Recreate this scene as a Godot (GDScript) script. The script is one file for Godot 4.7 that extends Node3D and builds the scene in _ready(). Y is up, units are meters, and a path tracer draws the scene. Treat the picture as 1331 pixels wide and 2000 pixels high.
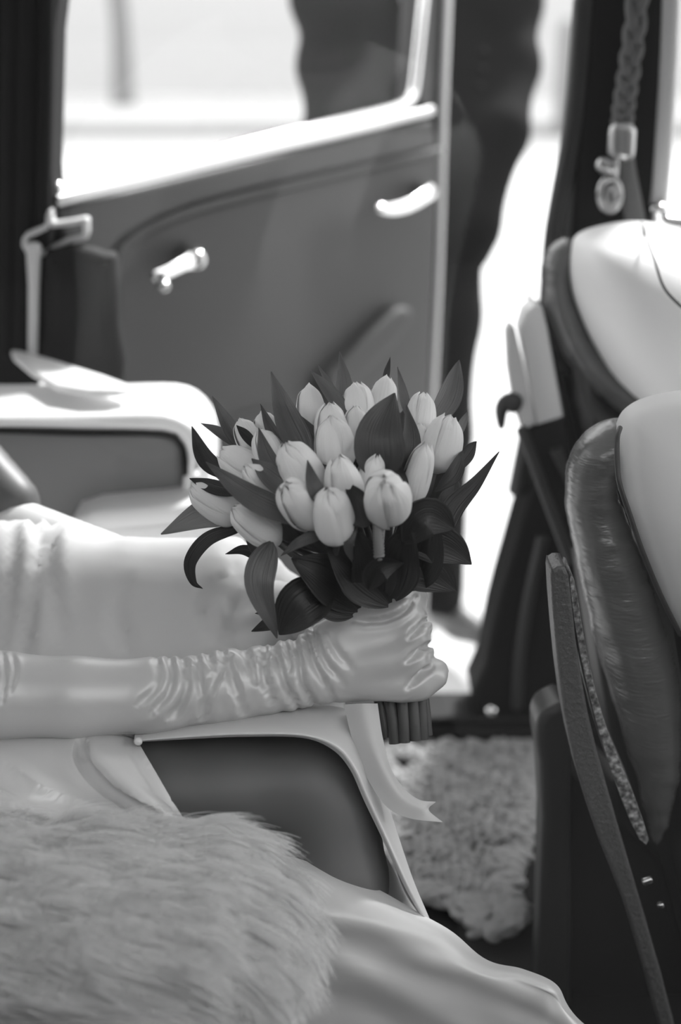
extends Node3D
# A bride's bouquet seen through the window of an old limousine; lengths in metres, y up, car front towards +x.
const F := 2777.4
var C := Vector3(0, 1.5, 0)
var fw: Vector3
var up: Vector3
var M := {}
var used := {}

# ---------------------------------------------------------------- placing
func ray(px: float, py: float) -> Vector3:
	return fw + Vector3.RIGHT * ((px - 665.5) / F) + up * ((1000.0 - py) / F)
func P(px: float, py: float, d: float) -> Vector3:          # a point d metres deep
	return C + ray(px, py) * d
func PZ(px: float, py: float, far: float) -> Vector3:       # on the upright plane z = -far, along the car
	var r := ray(px, py)
	return C + r * (far / -r.z)
func PY(px: float, py: float, h: float) -> Vector3:         # on the level plane y = h
	var r := ray(px, py)
	return C + r * ((h - C.y) / r.y)
func to_px(p: Vector3) -> Vector3:
	var q := p - C
	var d := q.dot(fw)
	return Vector3(665.5 + F * q.x / d, 1000.0 - F * q.dot(up) / d, d)

# ---------------------------------------------------------------- naming
func uniq(called: String, parent: Node) -> String:
	var key := str(parent.get_instance_id()) + called
	used[key] = used.get(key, -1) + 1
	return called if used[key] == 0 else "%s_%03d" % [called, used[key]]
func tag(o: Node, label: String, category := "", group := "", kind := "") -> Node:
	if label: o.set_meta("label", label)
	if category: o.set_meta("category", category)
	if group: o.set_meta("group", group)
	if kind: o.set_meta("kind", kind)
	return o
func thing(called: String, label: String, category: String, group := "", at := Vector3.ZERO) -> Node3D:
	var o := Node3D.new()
	o.name = uniq(called, self)
	add_child(o, true)
	o.position = at
	tag(o, label, category, group)
	return o
func put(called: String, mesh: Mesh, mat: Material, parent: Node = self) -> MeshInstance3D:
	var o := MeshInstance3D.new()
	o.name = uniq(called, parent)
	o.mesh = mesh
	o.material_override = mat
	parent.add_child(o, true)
	if parent != self and parent is Node3D:
		var q: Node = parent
		var inv := Transform3D()
		while q != self:
			inv = inv * (q as Node3D).transform.affine_inverse()
			q = q.get_parent()
		o.transform = inv
	return o
func struct(called: String, mesh: Mesh, mat: Material, label: String, category: String) -> MeshInstance3D:
	var o := put(called, mesh, mat)
	tag(o, label, category, "", "structure")
	return o

# ---------------------------------------------------------------- mesh building
class MB:
	var v := PackedVector3Array()
	var uv := PackedVector2Array()
	var ix := PackedInt32Array()
	func grid(rows: Array, wrap := false, flip := false) -> void:
		var b := v.size()
		var n: int = rows[0].size()
		for i in rows.size():
			for j in n:
				v.append(rows[i][j])
				uv.append(Vector2(float(j) / n, float(i) / rows.size()))
		for i in rows.size() - 1:
			for j in (n if wrap else n - 1):
				var a := b + i * n + j
				var c := b + i * n + (j + 1) % n
				var d := a + n
				var e := c + n
				if flip: ix.append_array(PackedInt32Array([a, d, c, c, d, e]))
				else: ix.append_array(PackedInt32Array([a, c, d, c, e, d]))
	func tri_poly(pts: PackedVector3Array, flat: PackedVector2Array, flip := false) -> void:
		var b := v.size()
		for p in pts:
			v.append(p)
			uv.append(Vector2(p.x, p.y))
		var t := Geometry2D.triangulate_polygon(flat)
		for i in range(0, t.size(), 3):
			if flip: ix.append_array(PackedInt32Array([b + t[i], b + t[i + 2], b + t[i + 1]]))
			else: ix.append_array(PackedInt32Array([b + t[i], b + t[i + 1], b + t[i + 2]]))
	func normals() -> PackedVector3Array:
		var n := PackedVector3Array()
		n.resize(v.size())
		for i in range(0, ix.size(), 3):
			var a := ix[i]
			var b := ix[i + 1]
			var c := ix[i + 2]
			var m := (v[c] - v[a]).cross(v[b] - v[a])
			n[a] += m
			n[b] += m
			n[c] += m
		for i in n.size():
			n[i] = n[i].normalized() if n[i].length_squared() > 1e-30 else Vector3.UP
		return n
	func done() -> ArrayMesh:
		var a := []
		a.resize(Mesh.ARRAY_MAX)
		a[Mesh.ARRAY_VERTEX] = v
		a[Mesh.ARRAY_NORMAL] = normals()
		a[Mesh.ARRAY_TEX_UV] = uv
		a[Mesh.ARRAY_INDEX] = ix
		var m := ArrayMesh.new()
		m.add_surface_from_arrays(Mesh.PRIMITIVE_TRIANGLES, a)
		return m
	func subdivide() -> void:
		var mid := {}
		var out := PackedInt32Array()
		for i in range(0, ix.size(), 3):
			var k := [ix[i], ix[i + 1], ix[i + 2]]
			var m := []
			for e in 3:
				var p: int = mini(k[e], k[(e + 1) % 3])
				var q: int = maxi(k[e], k[(e + 1) % 3])
				var key := p * 4194304 + q
				if not mid.has(key):
					mid[key] = v.size()
					v.append((v[p] + v[q]) * 0.5)
					uv.append(Vector2.ZERO)
				m.append(mid[key])
			out.append_array(PackedInt32Array([k[0], m[0], m[2], m[0], k[1], m[1], m[2], m[1], k[2], m[0], m[1], m[2]]))
		ix = out
	func relax(times: int) -> void:
		for t in times:
			var s := PackedVector3Array()
			s.resize(v.size())
			var c := PackedFloat32Array()
			c.resize(v.size())
			for i in range(0, ix.size(), 3):
				for e in 3:
					var p := ix[i + e]
					s[p] += v[ix[i + (e + 1) % 3]] + v[ix[i + (e + 2) % 3]]
					c[p] += 2.0
			for i in v.size():
				if c[i] > 0: v[i] = v[i].lerp(s[i] / c[i], 0.6)

func cat(a, b, c, d, t: float):
	return 0.5 * (2.0 * b + (c - a) * t + (2.0 * a - 5.0 * b + 4.0 * c - d) * t * t + (3.0 * b - a - 3.0 * c + d) * t * t * t)
func smooth(pts: Array, n: int, closed := false) -> Array:   # Catmull-Rom through the points, n steps for each span
	var out := []
	var m := pts.size()
	for i in (m if closed else m - 1):
		for k in n:
			var a = pts[(i - 1 + m) % m] if closed or i > 0 else pts[0] * 2.0 - pts[1]
			var d = pts[(i + 2) % m] if closed or i + 2 < m else pts[m - 1] * 2.0 - pts[m - 2]
			out.append(cat(a, pts[i], pts[(i + 1) % m], d, float(k) / n))
	if not closed: out.append(pts[m - 1])
	return out
func patch(rows: Array, n: int, m: int) -> Array:            # a smooth sheet through a net of points
	var wide := []
	for r in rows: wide.append(smooth(r, n))
	var cols := []
	for j in wide[0].size():
		var c := []
		for i in wide.size(): c.append(wide[i][j])
		cols.append(smooth(c, m))
	var out := []
	for i in cols[0].size():
		var r := PackedVector3Array()
		for j in cols.size(): r.append(cols[j][i])
		out.append(r)
	return out
func net(rows: Array) -> Array:                               # [[x, y, d], ...] rows to points
	var out := []
	for r in rows:
		var q := []
		for p in r: q.append(P(p[0], p[1], p[2]))
		out.append(q)
	return out
func tube(mb: MB, pts: Array, radii: Array, sides := 10, flat := 1.0, ref := Vector3.ZERO, round_ends := true) -> MB:
	var rows := []
	var n := pts.size()
	var side := Vector3.ZERO
	for i in n:
		var t: Vector3 = (pts[mini(i + 1, n - 1)] - pts[maxi(i - 1, 0)]).normalized()
		if i == 0:
			side = ref if ref != Vector3.ZERO else (Vector3.UP if absf(t.y) < 0.9 else Vector3.RIGHT)
		side = (side - t * side.dot(t)).normalized()
		var other := t.cross(side)
		var r: float = radii[i] if i < radii.size() else radii[-1]
		var ring := func(c: Vector3, q: float) -> PackedVector3Array:
			var row := PackedVector3Array()
			for k in sides:
				var a := TAU * k / sides
				row.append(c + (side * cos(a) + other * sin(a) * flat) * q)
			return row
		if i == 0:
			rows.append(ring.call(pts[0] - t * (r * 0.5 if round_ends else 0.0), 0.0005 * r))
			if round_ends: rows.append(ring.call(pts[0] - t * r * 0.35, r * 0.7))
		rows.append(ring.call(pts[i], r))
		if i == n - 1:
			if round_ends: rows.append(ring.call(pts[i] + t * r * 0.35, r * 0.7))
			rows.append(ring.call(pts[i] + t * (r * 0.5 if round_ends else 0.0), 0.0005 * r))
	mb.grid(rows, true)
	return mb
func box(mb: MB, lo: Vector3, hi: Vector3, b := 0.004, tf := Transform3D()) -> MB:   # a box with chamfered edges
	var c := (lo + hi) * 0.5
	var h := (hi - lo) * 0.5
	b = minf(b, minf(h.x, minf(h.y, h.z)) * 0.9)
	var q := func(sx, sy, ax) -> PackedVector3Array: return PackedVector3Array()
	for ax in 3:
		for s in [-1.0, 1.0]:
			var n := Vector3.ZERO
			n[ax] = s
			var u := Vector3.ZERO
			u[(ax + 1) % 3] = 1
			var w := Vector3.ZERO
			w[(ax + 2) % 3] = 1
			var hu := h[(ax + 1) % 3]
			var hw := h[(ax + 2) % 3]
			var rows := []
			for k in 4:
				var row := PackedVector3Array()
				for l in 4:
					var a: float = [-1, -1, 1, 1][k]
					var e: float = [-1, -1, 1, 1][l]
					var outer_k: bool = k == 0 or k == 3
					var outer_l: bool = l == 0 or l == 3
					var p := u * a * (hu - (b * 0.3 if outer_k else b)) + w * e * (hw - (b * 0.3 if outer_l else b))
					p += n * (h[ax] - (b * 0.3 if outer_k or outer_l else 0.0))
					row.append(tf * (c + p))
				rows.append(row)
			mb.grid(rows, false, s < 0)
	return mb
func slab(mb: MB, outline: Array, n: int, place: Callable, depth: Vector3, bevel: float, puff := 0.0, mid_plane := false) -> MB:
	# an outline in pixels, put on a surface by place(x, y), with thickness along depth and rounded edges
	var o: Array = smooth(outline, n, true) if n > 1 else outline
	var pts := []
	var cen := Vector3.ZERO
	for p in o:
		var w: Vector3 = place.call(p.x, p.y) - (depth * 0.5 if mid_plane else Vector3.ZERO)
		pts.append(w)
		cen += w
	cen /= pts.size()
	var nrm := depth.normalized()
	var ax := (pts[0] - cen as Vector3)
	ax = (ax - nrm * ax.dot(nrm)).normalized()
	var ay := nrm.cross(ax)
	var m := pts.size()
	var area := 0.0
	var flat := PackedVector2Array()
	for p in pts: flat.append(Vector2((p - cen).dot(ax), (p - cen).dot(ay)))
	for i in m: area += flat[i].cross(flat[(i + 1) % m])
	var sgn := signf(area)
	var inner := PackedVector2Array()
	for i in m:
		var a := (flat[i] - flat[(i + m - 1) % m]).normalized()
		var b := (flat[(i + 1) % m] - flat[i]).normalized()
		var t := (a + b).normalized()
		inner.append(Vector2(-t.y, t.x) * sgn)
	var rings := []
	var steps := [[1.0, 0.0], [0.6, 0.08], [0.29, 0.29], [0.08, 0.6], [0.0, 1.0]]
	var line := func(inset: float, lift: float) -> PackedVector3Array:
		var row := PackedVector3Array()
		for i in m:
			var q := flat[i] + inner[i] * inset
			row.append(pts[i] + ax * (q.x - flat[i].x) + ay * (q.y - flat[i].y) + nrm * lift)
		return row
	var th := depth.length()
	for s in steps: rings.append(line.call(bevel * s[0], bevel * s[1]))
	for k in steps.size():
		var s = steps[steps.size() - 1 - k]
		rings.append(line.call(bevel * s[0], th - bevel * s[1]))
	mb.grid(rings, true, sgn < 0)
	var f := PackedVector2Array()
	for i in m: f.append(flat[i] + inner[i] * bevel)
	if puff == 0.0:
		mb.tri_poly(rings[0], f, sgn > 0)
		mb.tri_poly(rings[-1], f, sgn < 0)
	else:
		for e in 2:
			var edge: PackedVector3Array = rings[0] if e == 0 else rings[-1]
			var mid := Vector3.ZERO
			for p in edge: mid += p
			mid /= m
			var rr := []
			for k in 13:
				var s := 1.0 - k / 12.0
				var row := PackedVector3Array()
				for i in m: row.append(mid + (edge[i] - mid) * (s if k < 12 else 0.002) + nrm * (-puff if e == 0 else puff) * pow(1.0 - s * s, 0.75))
				for pass_ in k * 2:
					var soft := PackedVector3Array()
					for i in m: soft.append(row[i] * 0.5 + (row[(i + 1) % m] + row[(i + m - 1) % m]) * 0.25)
					row = soft
				rr.append(row)
			mb.grid(rr, true, (sgn > 0) != (e == 1))
	return mb
func on_z(far: float) -> Callable:
	return func(x: float, y: float) -> Vector3: return PZ(x, y, far)
func V2(list: Array) -> Array:
	var out := []
	for i in range(0, list.size(), 2): out.append(Vector2(list[i], list[i + 1]))
	return out

# bones [a, b, ra, rb] joined by a smooth minimum and meshed as surface nets
func blob(bones: Array, cell: float, k: float) -> MB:
	var lo := Vector3.ONE * 1e9
	var hi := -lo
	var mar := 5.0 / k + cell * 2.0
	for b in bones:
		var r: float = maxf(b[2], b[3]) + mar
		for e in 2:
			lo = lo.min(b[e] - Vector3.ONE * r)
			hi = hi.max(b[e] + Vector3.ONE * r)
	var nx := int((hi.x - lo.x) / cell) + 2
	var ny := int((hi.y - lo.y) / cell) + 2
	var nz := int((hi.z - lo.z) / cell) + 2
	var f := PackedFloat32Array()
	f.resize(nx * ny * nz)
	for b in bones:
		var a: Vector3 = b[0]
		var ba: Vector3 = b[1] - b[0]
		var ra: float = b[2]
		var rd: float = b[3] - b[2]
		var inv := 1.0 / maxf(ba.length_squared(), 1e-9)
		var r := maxf(b[2], b[3]) + mar - cell
		var l: Vector3 = ((a.min(b[1]) - Vector3.ONE * r - lo) / cell).floor()
		var h: Vector3 = ((a.max(b[1]) + Vector3.ONE * r - lo) / cell).ceil()
		for z in range(maxi(int(l.z), 0), mini(int(h.z), nz)):
			for y in range(maxi(int(l.y), 0), mini(int(h.y), ny)):
				var q := lo + Vector3(0, y, z) * cell - a
				var at := (z * ny + y) * nx
				for x in range(maxi(int(l.x), 0), mini(int(h.x), nx)):
					var p := Vector3(q.x + x * cell, q.y, q.z)
					var t := clampf(p.dot(ba) * inv, 0.0, 1.0)
					var d := (p - ba * t).length() - ra - rd * t
					if d < mar: f[at + x] += exp(-maxf(d, -0.06) * k)
	var mb := MB.new()
	var id := PackedInt32Array()
	id.resize(f.size())
	var corner := [0, 1, nx, nx + 1, nx * ny, nx * ny + 1, nx * ny + nx, nx * ny + nx + 1]
	var edges := [[0, 1], [2, 3], [4, 5], [6, 7], [0, 2], [1, 3], [4, 6], [5, 7], [0, 4], [1, 5], [2, 6], [3, 7]]
	var off := [Vector3(0, 0, 0), Vector3(1, 0, 0), Vector3(0, 1, 0), Vector3(1, 1, 0), Vector3(0, 0, 1), Vector3(1, 0, 1), Vector3(0, 1, 1), Vector3(1, 1, 1)]
	var o1 := 1
	var o2 := nx
	var o3 := nx * ny
	for z in nz - 1:
		for y in ny - 1:
			var at := (z * ny + y) * nx
			for x in nx - 1:
				var i := at + x
				var s := (1 if f[i] > 1.0 else 0) + (1 if f[i + o1] > 1.0 else 0) + (1 if f[i + o2] > 1.0 else 0) + (1 if f[i + o2 + 1] > 1.0 else 0)
				s += (1 if f[i + o3] > 1.0 else 0) + (1 if f[i + o3 + 1] > 1.0 else 0) + (1 if f[i + o3 + o2] > 1.0 else 0) + (1 if f[i + o3 + o2 + 1] > 1.0 else 0)
				if s == 0 or s == 8: continue
				var sum := Vector3.ZERO
				var cnt := 0
				for e in edges:
					var fa := f[i + corner[e[0]]]
					var fb := f[i + corner[e[1]]]
					if (fa > 1.0) != (fb > 1.0):
						var da := log(maxf(fa, 1e-6))
						var db := log(maxf(fb, 1e-6))
						var oa: Vector3 = off[e[0]]
						sum += oa.lerp(off[e[1]], da / (da - db))
						cnt += 1
				id[i] = mb.v.size() + 1
				mb.v.append(lo + (Vector3(x, y, z) + sum / cnt) * cell)
				mb.uv.append(Vector2.ZERO)
	for z in range(1, nz - 1):
		for y in range(1, ny - 1):
			var at := (z * ny + y) * nx
			for x in range(1, nx - 1):
				var i := at + x
				var a := f[i] > 1.0
				for ax in 3:
					var st: int = [o1, o2, o3][ax]
					if a == (f[i + st] > 1.0): continue
					var s1: int = [o2, o3, o1][ax]
					var s2: int = [o3, o1, o2][ax]
					var q := [id[i] - 1, id[i - s1] - 1, id[i - s1 - s2] - 1, id[i - s2] - 1]
					if q.min() < 0: continue
					if a: mb.ix.append_array(PackedInt32Array([q[0], q[2], q[1], q[0], q[3], q[2]]))
					else: mb.ix.append_array(PackedInt32Array([q[0], q[1], q[2], q[0], q[2], q[3]]))
	return mb
func relaxed(mb: MB) -> MB:
	mb.relax(2)
	return mb
func chain(list: Array) -> Array:                             # joints [x, y, d, radius in pixels] to bones
	var out := []
	for i in list.size() - 1:
		var a = list[i]
		var b = list[i + 1]
		out.append([P(a[0], a[1], a[2]), P(b[0], b[1], b[2]), a[3] * a[2] / F, b[3] * b[2] / F])
	return out

# ---------------------------------------------------------------- materials
func lin(l: float) -> Color:
	return Color(l, l, l).linear_to_srgb()
func mat(key: String, l: float, rough := 0.5, metal := 0.0, spec := 0.5) -> StandardMaterial3D:
	var m := StandardMaterial3D.new()
	m.resource_name = key
	m.albedo_color = lin(l)
	m.roughness = rough
	m.metallic = metal
	m.metallic_specular = spec
	m.cull_mode = BaseMaterial3D.CULL_DISABLED
	M[key] = m
	return m
func noise(freq: float, seed_: int, kind := FastNoiseLite.TYPE_SIMPLEX_SMOOTH, oct := 4) -> FastNoiseLite:
	var n := FastNoiseLite.new()
	n.noise_type = kind
	n.seed = seed_
	n.frequency = freq
	n.fractal_octaves = oct
	return n
func noise_tex(n: FastNoiseLite, size := 512, lo := 0.0, hi := 1.0) -> NoiseTexture2D:
	var t := NoiseTexture2D.new()
	t.width = size
	t.height = size
	t.seamless = true
	t.noise = n
	var g := Gradient.new()
	g.set_color(0, Color(lo, lo, lo))
	g.set_color(1, Color(hi, hi, hi))
	t.color_ramp = g
	return t
func bump(m: StandardMaterial3D, tex: Texture2D, cm: float, scale: Vector3) -> void:
	m.heightmap_enabled = true
	m.heightmap_texture = tex
	m.heightmap_scale = cm
	m.uv1_triplanar = true
	m.uv1_world_triplanar = true
	m.uv1_scale = scale
func make_materials() -> void:
	mat("glove", 0.54, 0.38, 0.12, 0.6)
	mat("satin", 0.62, 0.4, 0.1, 0.55)
	mat("ribbon", 0.5, 0.4)
	mat("veil_satin", 0.64, 0.6)
	mat("skin", 0.1, 0.5)
	mat("petal", 0.82, 0.5).backlight_enabled = true
	M.petal.backlight = lin(0.12)
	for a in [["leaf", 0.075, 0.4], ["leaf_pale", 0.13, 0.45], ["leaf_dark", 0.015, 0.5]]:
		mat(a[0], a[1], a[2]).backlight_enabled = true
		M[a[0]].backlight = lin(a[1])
	var veins := noise_tex(noise(0.03, 17, FastNoiseLite.TYPE_SIMPLEX, 3), 256)
	for a in ["leaf", "leaf_pale", "leaf_dark", "petal"]:
		M[a].heightmap_enabled = true
		M[a].heightmap_texture = veins
		M[a].heightmap_scale = 0.05 if a != "petal" else 0.03
		M[a].uv1_scale = Vector3(1.6, 0.06, 1) if a != "petal" else Vector3(0.8, 0.05, 1)
	mat("stem", 0.07, 0.5)
	mat("tape", 0.2, 0.7)
	mat("stamen", 0.04, 0.8)
	mat("fur", 0.98, 0.9, 0.0, 0.2).backlight_enabled = true
	M.fur.backlight = lin(0.9)
	mat("white_leather", 0.85, 0.42)
	mat("grey_leather", 0.7, 0.5)
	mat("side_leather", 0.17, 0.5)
	mat("black_leather", 0.12, 0.27, 0.0, 0.7)
	bump(M.black_leather, noise_tex(noise(0.012, 5, FastNoiseLite.TYPE_SIMPLEX, 3)), 0.06, Vector3(6, 24, 6))
	mat("seat_side", 0.06, 0.45)
	mat("board_leather", 0.08, 0.4)
	bump(M.board_leather, noise_tex(noise(0.03, 8, FastNoiseLite.TYPE_CELLULAR, 3)), 0.12, Vector3(12, 12, 12))
	mat("shell", 0.028, 0.45)
	mat("door_leather", 0.025, 0.6)
	mat("wood", 0.02, 0.5)
	mat("chrome", 0.8, 0.16, 1.0)
	mat("steel", 0.5, 0.3, 1.0)
	mat("dark_paint", 0.01, 0.55, 0.0, 0.3)
	mat("trim_dark", 0.01, 0.7, 0.0, 0.3)
	mat("rubber", 0.008, 0.8, 0.0, 0.3)
	mat("carpet", 0.005, 0.95)
	mat("grey_metal", 0.6, 0.4)
	mat("pale_metal", 0.85, 0.4)
	mat("speckled", 0.6, 0.6)
	M.speckled.albedo_texture = noise_tex(noise(0.05, 3), 256, 0.15, 1.0)
	M.speckled.uv1_triplanar = true
	M.speckled.uv1_world_triplanar = true
	M.speckled.uv1_scale = Vector3(8, 8, 8)
	mat("rope", 0.12, 0.8)
	mat("mat_wool", 0.3, 0.95)
	mat("suit", 0.011, 0.9, 0.0, 0.2)
	mat("shirt", 0.6, 0.8)
	mat("shoe", 0.12, 0.4)
	mat("hair", 0.02, 0.5)
	mat("paving", 0.55, 0.9)
	mat("road", 0.5, 0.9)
	mat("kerb", 0.35, 0.9)
	mat("asphalt", 0.06, 0.9)
	mat("brick_dark", 0.05, 0.9)
	mat("jacket_pale", 0.6, 0.85)
	mat("stone", 0.5, 0.9)
	mat("bark", 0.2, 0.9)
	mat("far_glass", 0.08, 0.15)
	var g := mat("near_pane", 0.9, 0.02, 0.0, 0.28)
	g.transparency = BaseMaterial3D.TRANSPARENCY_ALPHA
	g.albedo_color = Color(1, 1, 1, 0.001)
	g = mat("pane", 0.9, 0.02, 0.0, 0.15)
	g.transparency = BaseMaterial3D.TRANSPARENCY_ALPHA
	g.albedo_color = Color(1, 1, 1, 0.002)

# ---------------------------------------------------------------- plants
func leaf_mesh(pts: Array, width: float, cup: float, fold: float, twist: float, blunt := 0.5, teeth := 0.0, curl := 0.0) -> MB:
	# a blade along pts: widest at blunt (share of its length), hollow by cup, creased by fold, its tip rolled by curl
	var line := smooth(pts, 8)
	var n := line.size()
	var rows := []
	var cross_n := 10
	for i in n:
		var t := float(i) / (n - 1)
		var tan_: Vector3 = (line[mini(i + 1, n - 1)] - line[maxi(i - 1, 0)]).normalized()
		var nn := (C - line[i] as Vector3).normalized()
		nn = (nn - tan_ * nn.dot(tan_)).normalized().rotated(tan_, twist + curl * t * t)
		var side := tan_.cross(nn)
		var e := pow(t, log(0.5) / log(blunt))
		var w := width * 0.5 * pow(maxf(sin(PI * clampf(e * 0.97 + 0.02, 0, 1)), 0.0), 0.8) * (1.0 - 0.35 * t * t)
		w = maxf(w, width * 0.06 * (1.0 - t))
		if teeth > 0: w *= 1.0 + teeth * (fposmod(t * 16.0, 1.0) - 0.5)
		var row := PackedVector3Array()
		for j in cross_n + 1:
			var u := 2.0 * j / cross_n - 1.0
			var dip := cup * w * u * u - fold * w * (1.0 - absf(u)) + 0.03 * width * sin(t * 9.0 + u * 2.0) * u
			row.append(line[i] + side * u * w + nn * dip)
		rows.append(row)
	var mb := MB.new()
	mb.grid(rows)
	return mb
func petal_mesh(seed_: int, squeeze: float, lip: float, shut: float) -> ArrayMesh:   # unit petal: base at 0, tip at y = 1, bulging to radius 1
	var rng := RandomNumberGenerator.new()
	rng.seed = seed_
	var prof := smooth([0.25, 0.78, 0.97, 1.0, 0.97, 0.88, 0.7, lip], 4)
	var half := smooth([1.05, 1.1, 1.06, 1.0, 0.96, 0.92, 0.84, shut], 4)
	var rows := []
	var n := prof.size()
	for i in n:
		var t := float(i) / (n - 1)
		var row := PackedVector3Array()
		for j in 13:
			var u := j / 6.0 - 1.0
			var a: float = u * half[i]
			var rim := pow(absf(u), 3.0)
			var r: float = prof[i] * squeeze * (1.0 + 0.04 * exp(-u * u * 14.0) * t + 0.1 * u * (1.0 - 0.4 * t) + 0.02 * sin(u * 11.0) * t + 0.03 * rim * t)
			var y := t - 0.05 * rim * t * t
			if i == n - 1: y += rng.randf_range(-0.02, 0.015)
			row.append(Vector3(sin(a) * r, y, cos(a) * r))
		rows.append(row)
	var mb := MB.new()
	mb.grid(rows)
	return mb.done()

# ================================================================ scene
func _ready() -> void:
	var p := deg_to_rad(20.0)
	fw = Vector3(0, -sin(p), -cos(p))
	up = Vector3(0, cos(p), -sin(p))
	var cam := Camera3D.new()
	cam.name = "camera"
	cam.position = C
	cam.rotation = Vector3(-p, 0, 0)
	var at := CameraAttributesPhysical.new()
	at.frustum_focal_length = 12.0 / 0.36005
	at.exposure_aperture = 1.5
	at.frustum_focus_distance = 1.36
	at.frustum_near = 0.02
	at.frustum_far = 200.0
	cam.attributes = at
	cam.fov = 39.6
	cam.near = 0.02
	cam.far = 200.0
	add_child(cam)
	var env := Environment.new()
	env.background_mode = Environment.BG_SKY
	var sk := ProceduralSkyMaterial.new()
	sk.sky_top_color = lin(0.8)
	sk.sky_horizon_color = lin(0.9)
	sk.ground_horizon_color = lin(0.5)
	sk.ground_bottom_color = lin(0.3)
	sk.sun_angle_max = 1.0
	var sky := Sky.new()
	sky.sky_material = sk
	env.sky = sky
	env.tonemap_mode = Environment.TONE_MAPPER_LINEAR
	env.tonemap_exposure = 3.15
	env.sdfgi_enabled = true
	env.ssao_enabled = true
	env.ssil_enabled = true
	var we := WorldEnvironment.new()
	we.name = "world"
	we.environment = env
	add_child(we)
	var sun := DirectionalLight3D.new()
	sun.name = "sun"
	sun.light_energy = 0.68
	sun.light_angular_distance = 8.0
	sun.shadow_enabled = true
	sun.position = Vector3(4, 8, -6)
	add_child(sun)
	sun.look_at_from_position(Vector3(3.4, 7.0, -6.0), Vector3.ZERO)
	make_materials()
	outside()
	car_body()
	far_door()
	rear_seat()
	front_seats()
	man()
	bride()
	bouquet()
	stole()
	floor_mat()
	strap()
	photographer()

# ---------------------------------------------------------------- street
func outside() -> void:
	struct("ground", box(MB.new(), Vector3(-40, -0.3, -16.4), Vector3(40, 0.0, -1.2), 0.01).done(), M.road, "bright pale road surface beside the car", "road")
	struct("ground_1", box(MB.new(), Vector3(-40, -0.31, -1.2), Vector3(40, -0.005, 14), 0.01).done(), M.asphalt, "dark asphalt on the near side of the car", "road")
	struct("window_1", box(MB.new(), Vector3(-0.4, 0.96, -0.436), Vector3(1.6, 1.72, -0.432), 0.001).done(), M.near_pane, "clear glass of the near car window", "window")
	struct("trim_1", box(MB.new(), Vector3(-40, -0.3, -17.0), Vector3(40, 0.13, -16.4), 0.02).done(), M.kerb, "stone kerb along the far side of the road", "kerb")
	struct("ground_2", box(MB.new(), Vector3(-40, -0.3, -22.0), Vector3(40, 0.11, -17.0), 0.01).done(), M.paving, "pale pavement beyond the kerb", "pavement")
	var w := thing("street_building", "pale stone building across the road", "building")
	put("wall", box(MB.new(), Vector3(-30, 0, -23.0), Vector3(30, 9, -22.0), 0.02).done(), M.stone, w)
	put("plinth", box(MB.new(), Vector3(-30, 0, -22.0), Vector3(30, 0.9, -21.8), 0.03).done(), M.stone, w)
	for i in 9:
		var x := -18.0 + i * 4.2
		var f := put("window", box(MB.new(), Vector3(x, 1.9, -22.0), Vector3(x + 1.5, 4.4, -21.95), 0.02).done(), M.stone, w)
		put("pane", box(MB.new(), Vector3(x + 0.12, 2.02, -21.95), Vector3(x + 1.38, 4.28, -21.93), 0.01).done(), M.far_glass, f)
	w = thing("street_building", "dark building behind the photographer on the near side of the street", "building")
	put("wall", box(MB.new(), Vector3(-30, 0, 7), Vector3(30, 4.5, 8), 0.02).done(), M.brick_dark, w)
	var t := thing("tree", "slim grey tree trunk on the far pavement", "tree")
	var b := PY(240, 205, 0.11)
	put("trunk", tube(MB.new(), smooth([b, b + Vector3(0.02, 1, 0), b + Vector3(-0.03, 2.2, 0), b + Vector3(0.05, 4, 0)], 4), [0.17, 0.15, 0.14, 0.13, 0.12, 0.12, 0.12, 0.11, 0.11, 0.1, 0.1, 0.09, 0.08], 10).done(), M.bark, t)
	var lw := thing("low_wall", "pale low wall across the road seen between the man and the black pillar", "wall")
	var wa := PY(1030, 165, 0.11)
	put("wall_block", box(MB.new(), Vector3(wa.x, 0.11, wa.z - 0.4), Vector3(wa.x + 0.7, 0.86, wa.z), 0.03).done(), M.road, lw)
	put("cap_stone", box(MB.new(), Vector3(wa.x - 0.03, 0.86, wa.z - 0.43), Vector3(wa.x + 0.73, 0.92, wa.z + 0.03), 0.02).done(), M.paving, lw)
	var q := thing("bollard", "grey post at the far kerb beside the open car door", "post")
	b = PY(1098, 245, 0.13)
	put("post", tube(MB.new(), [b, b + Vector3(0, 0.5, 0), b + Vector3(0, 1.0, 0), b + Vector3(0, 1.1, 0)], [0.09, 0.08, 0.08, 0.05], 12).done(), M.bark, q)

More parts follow.
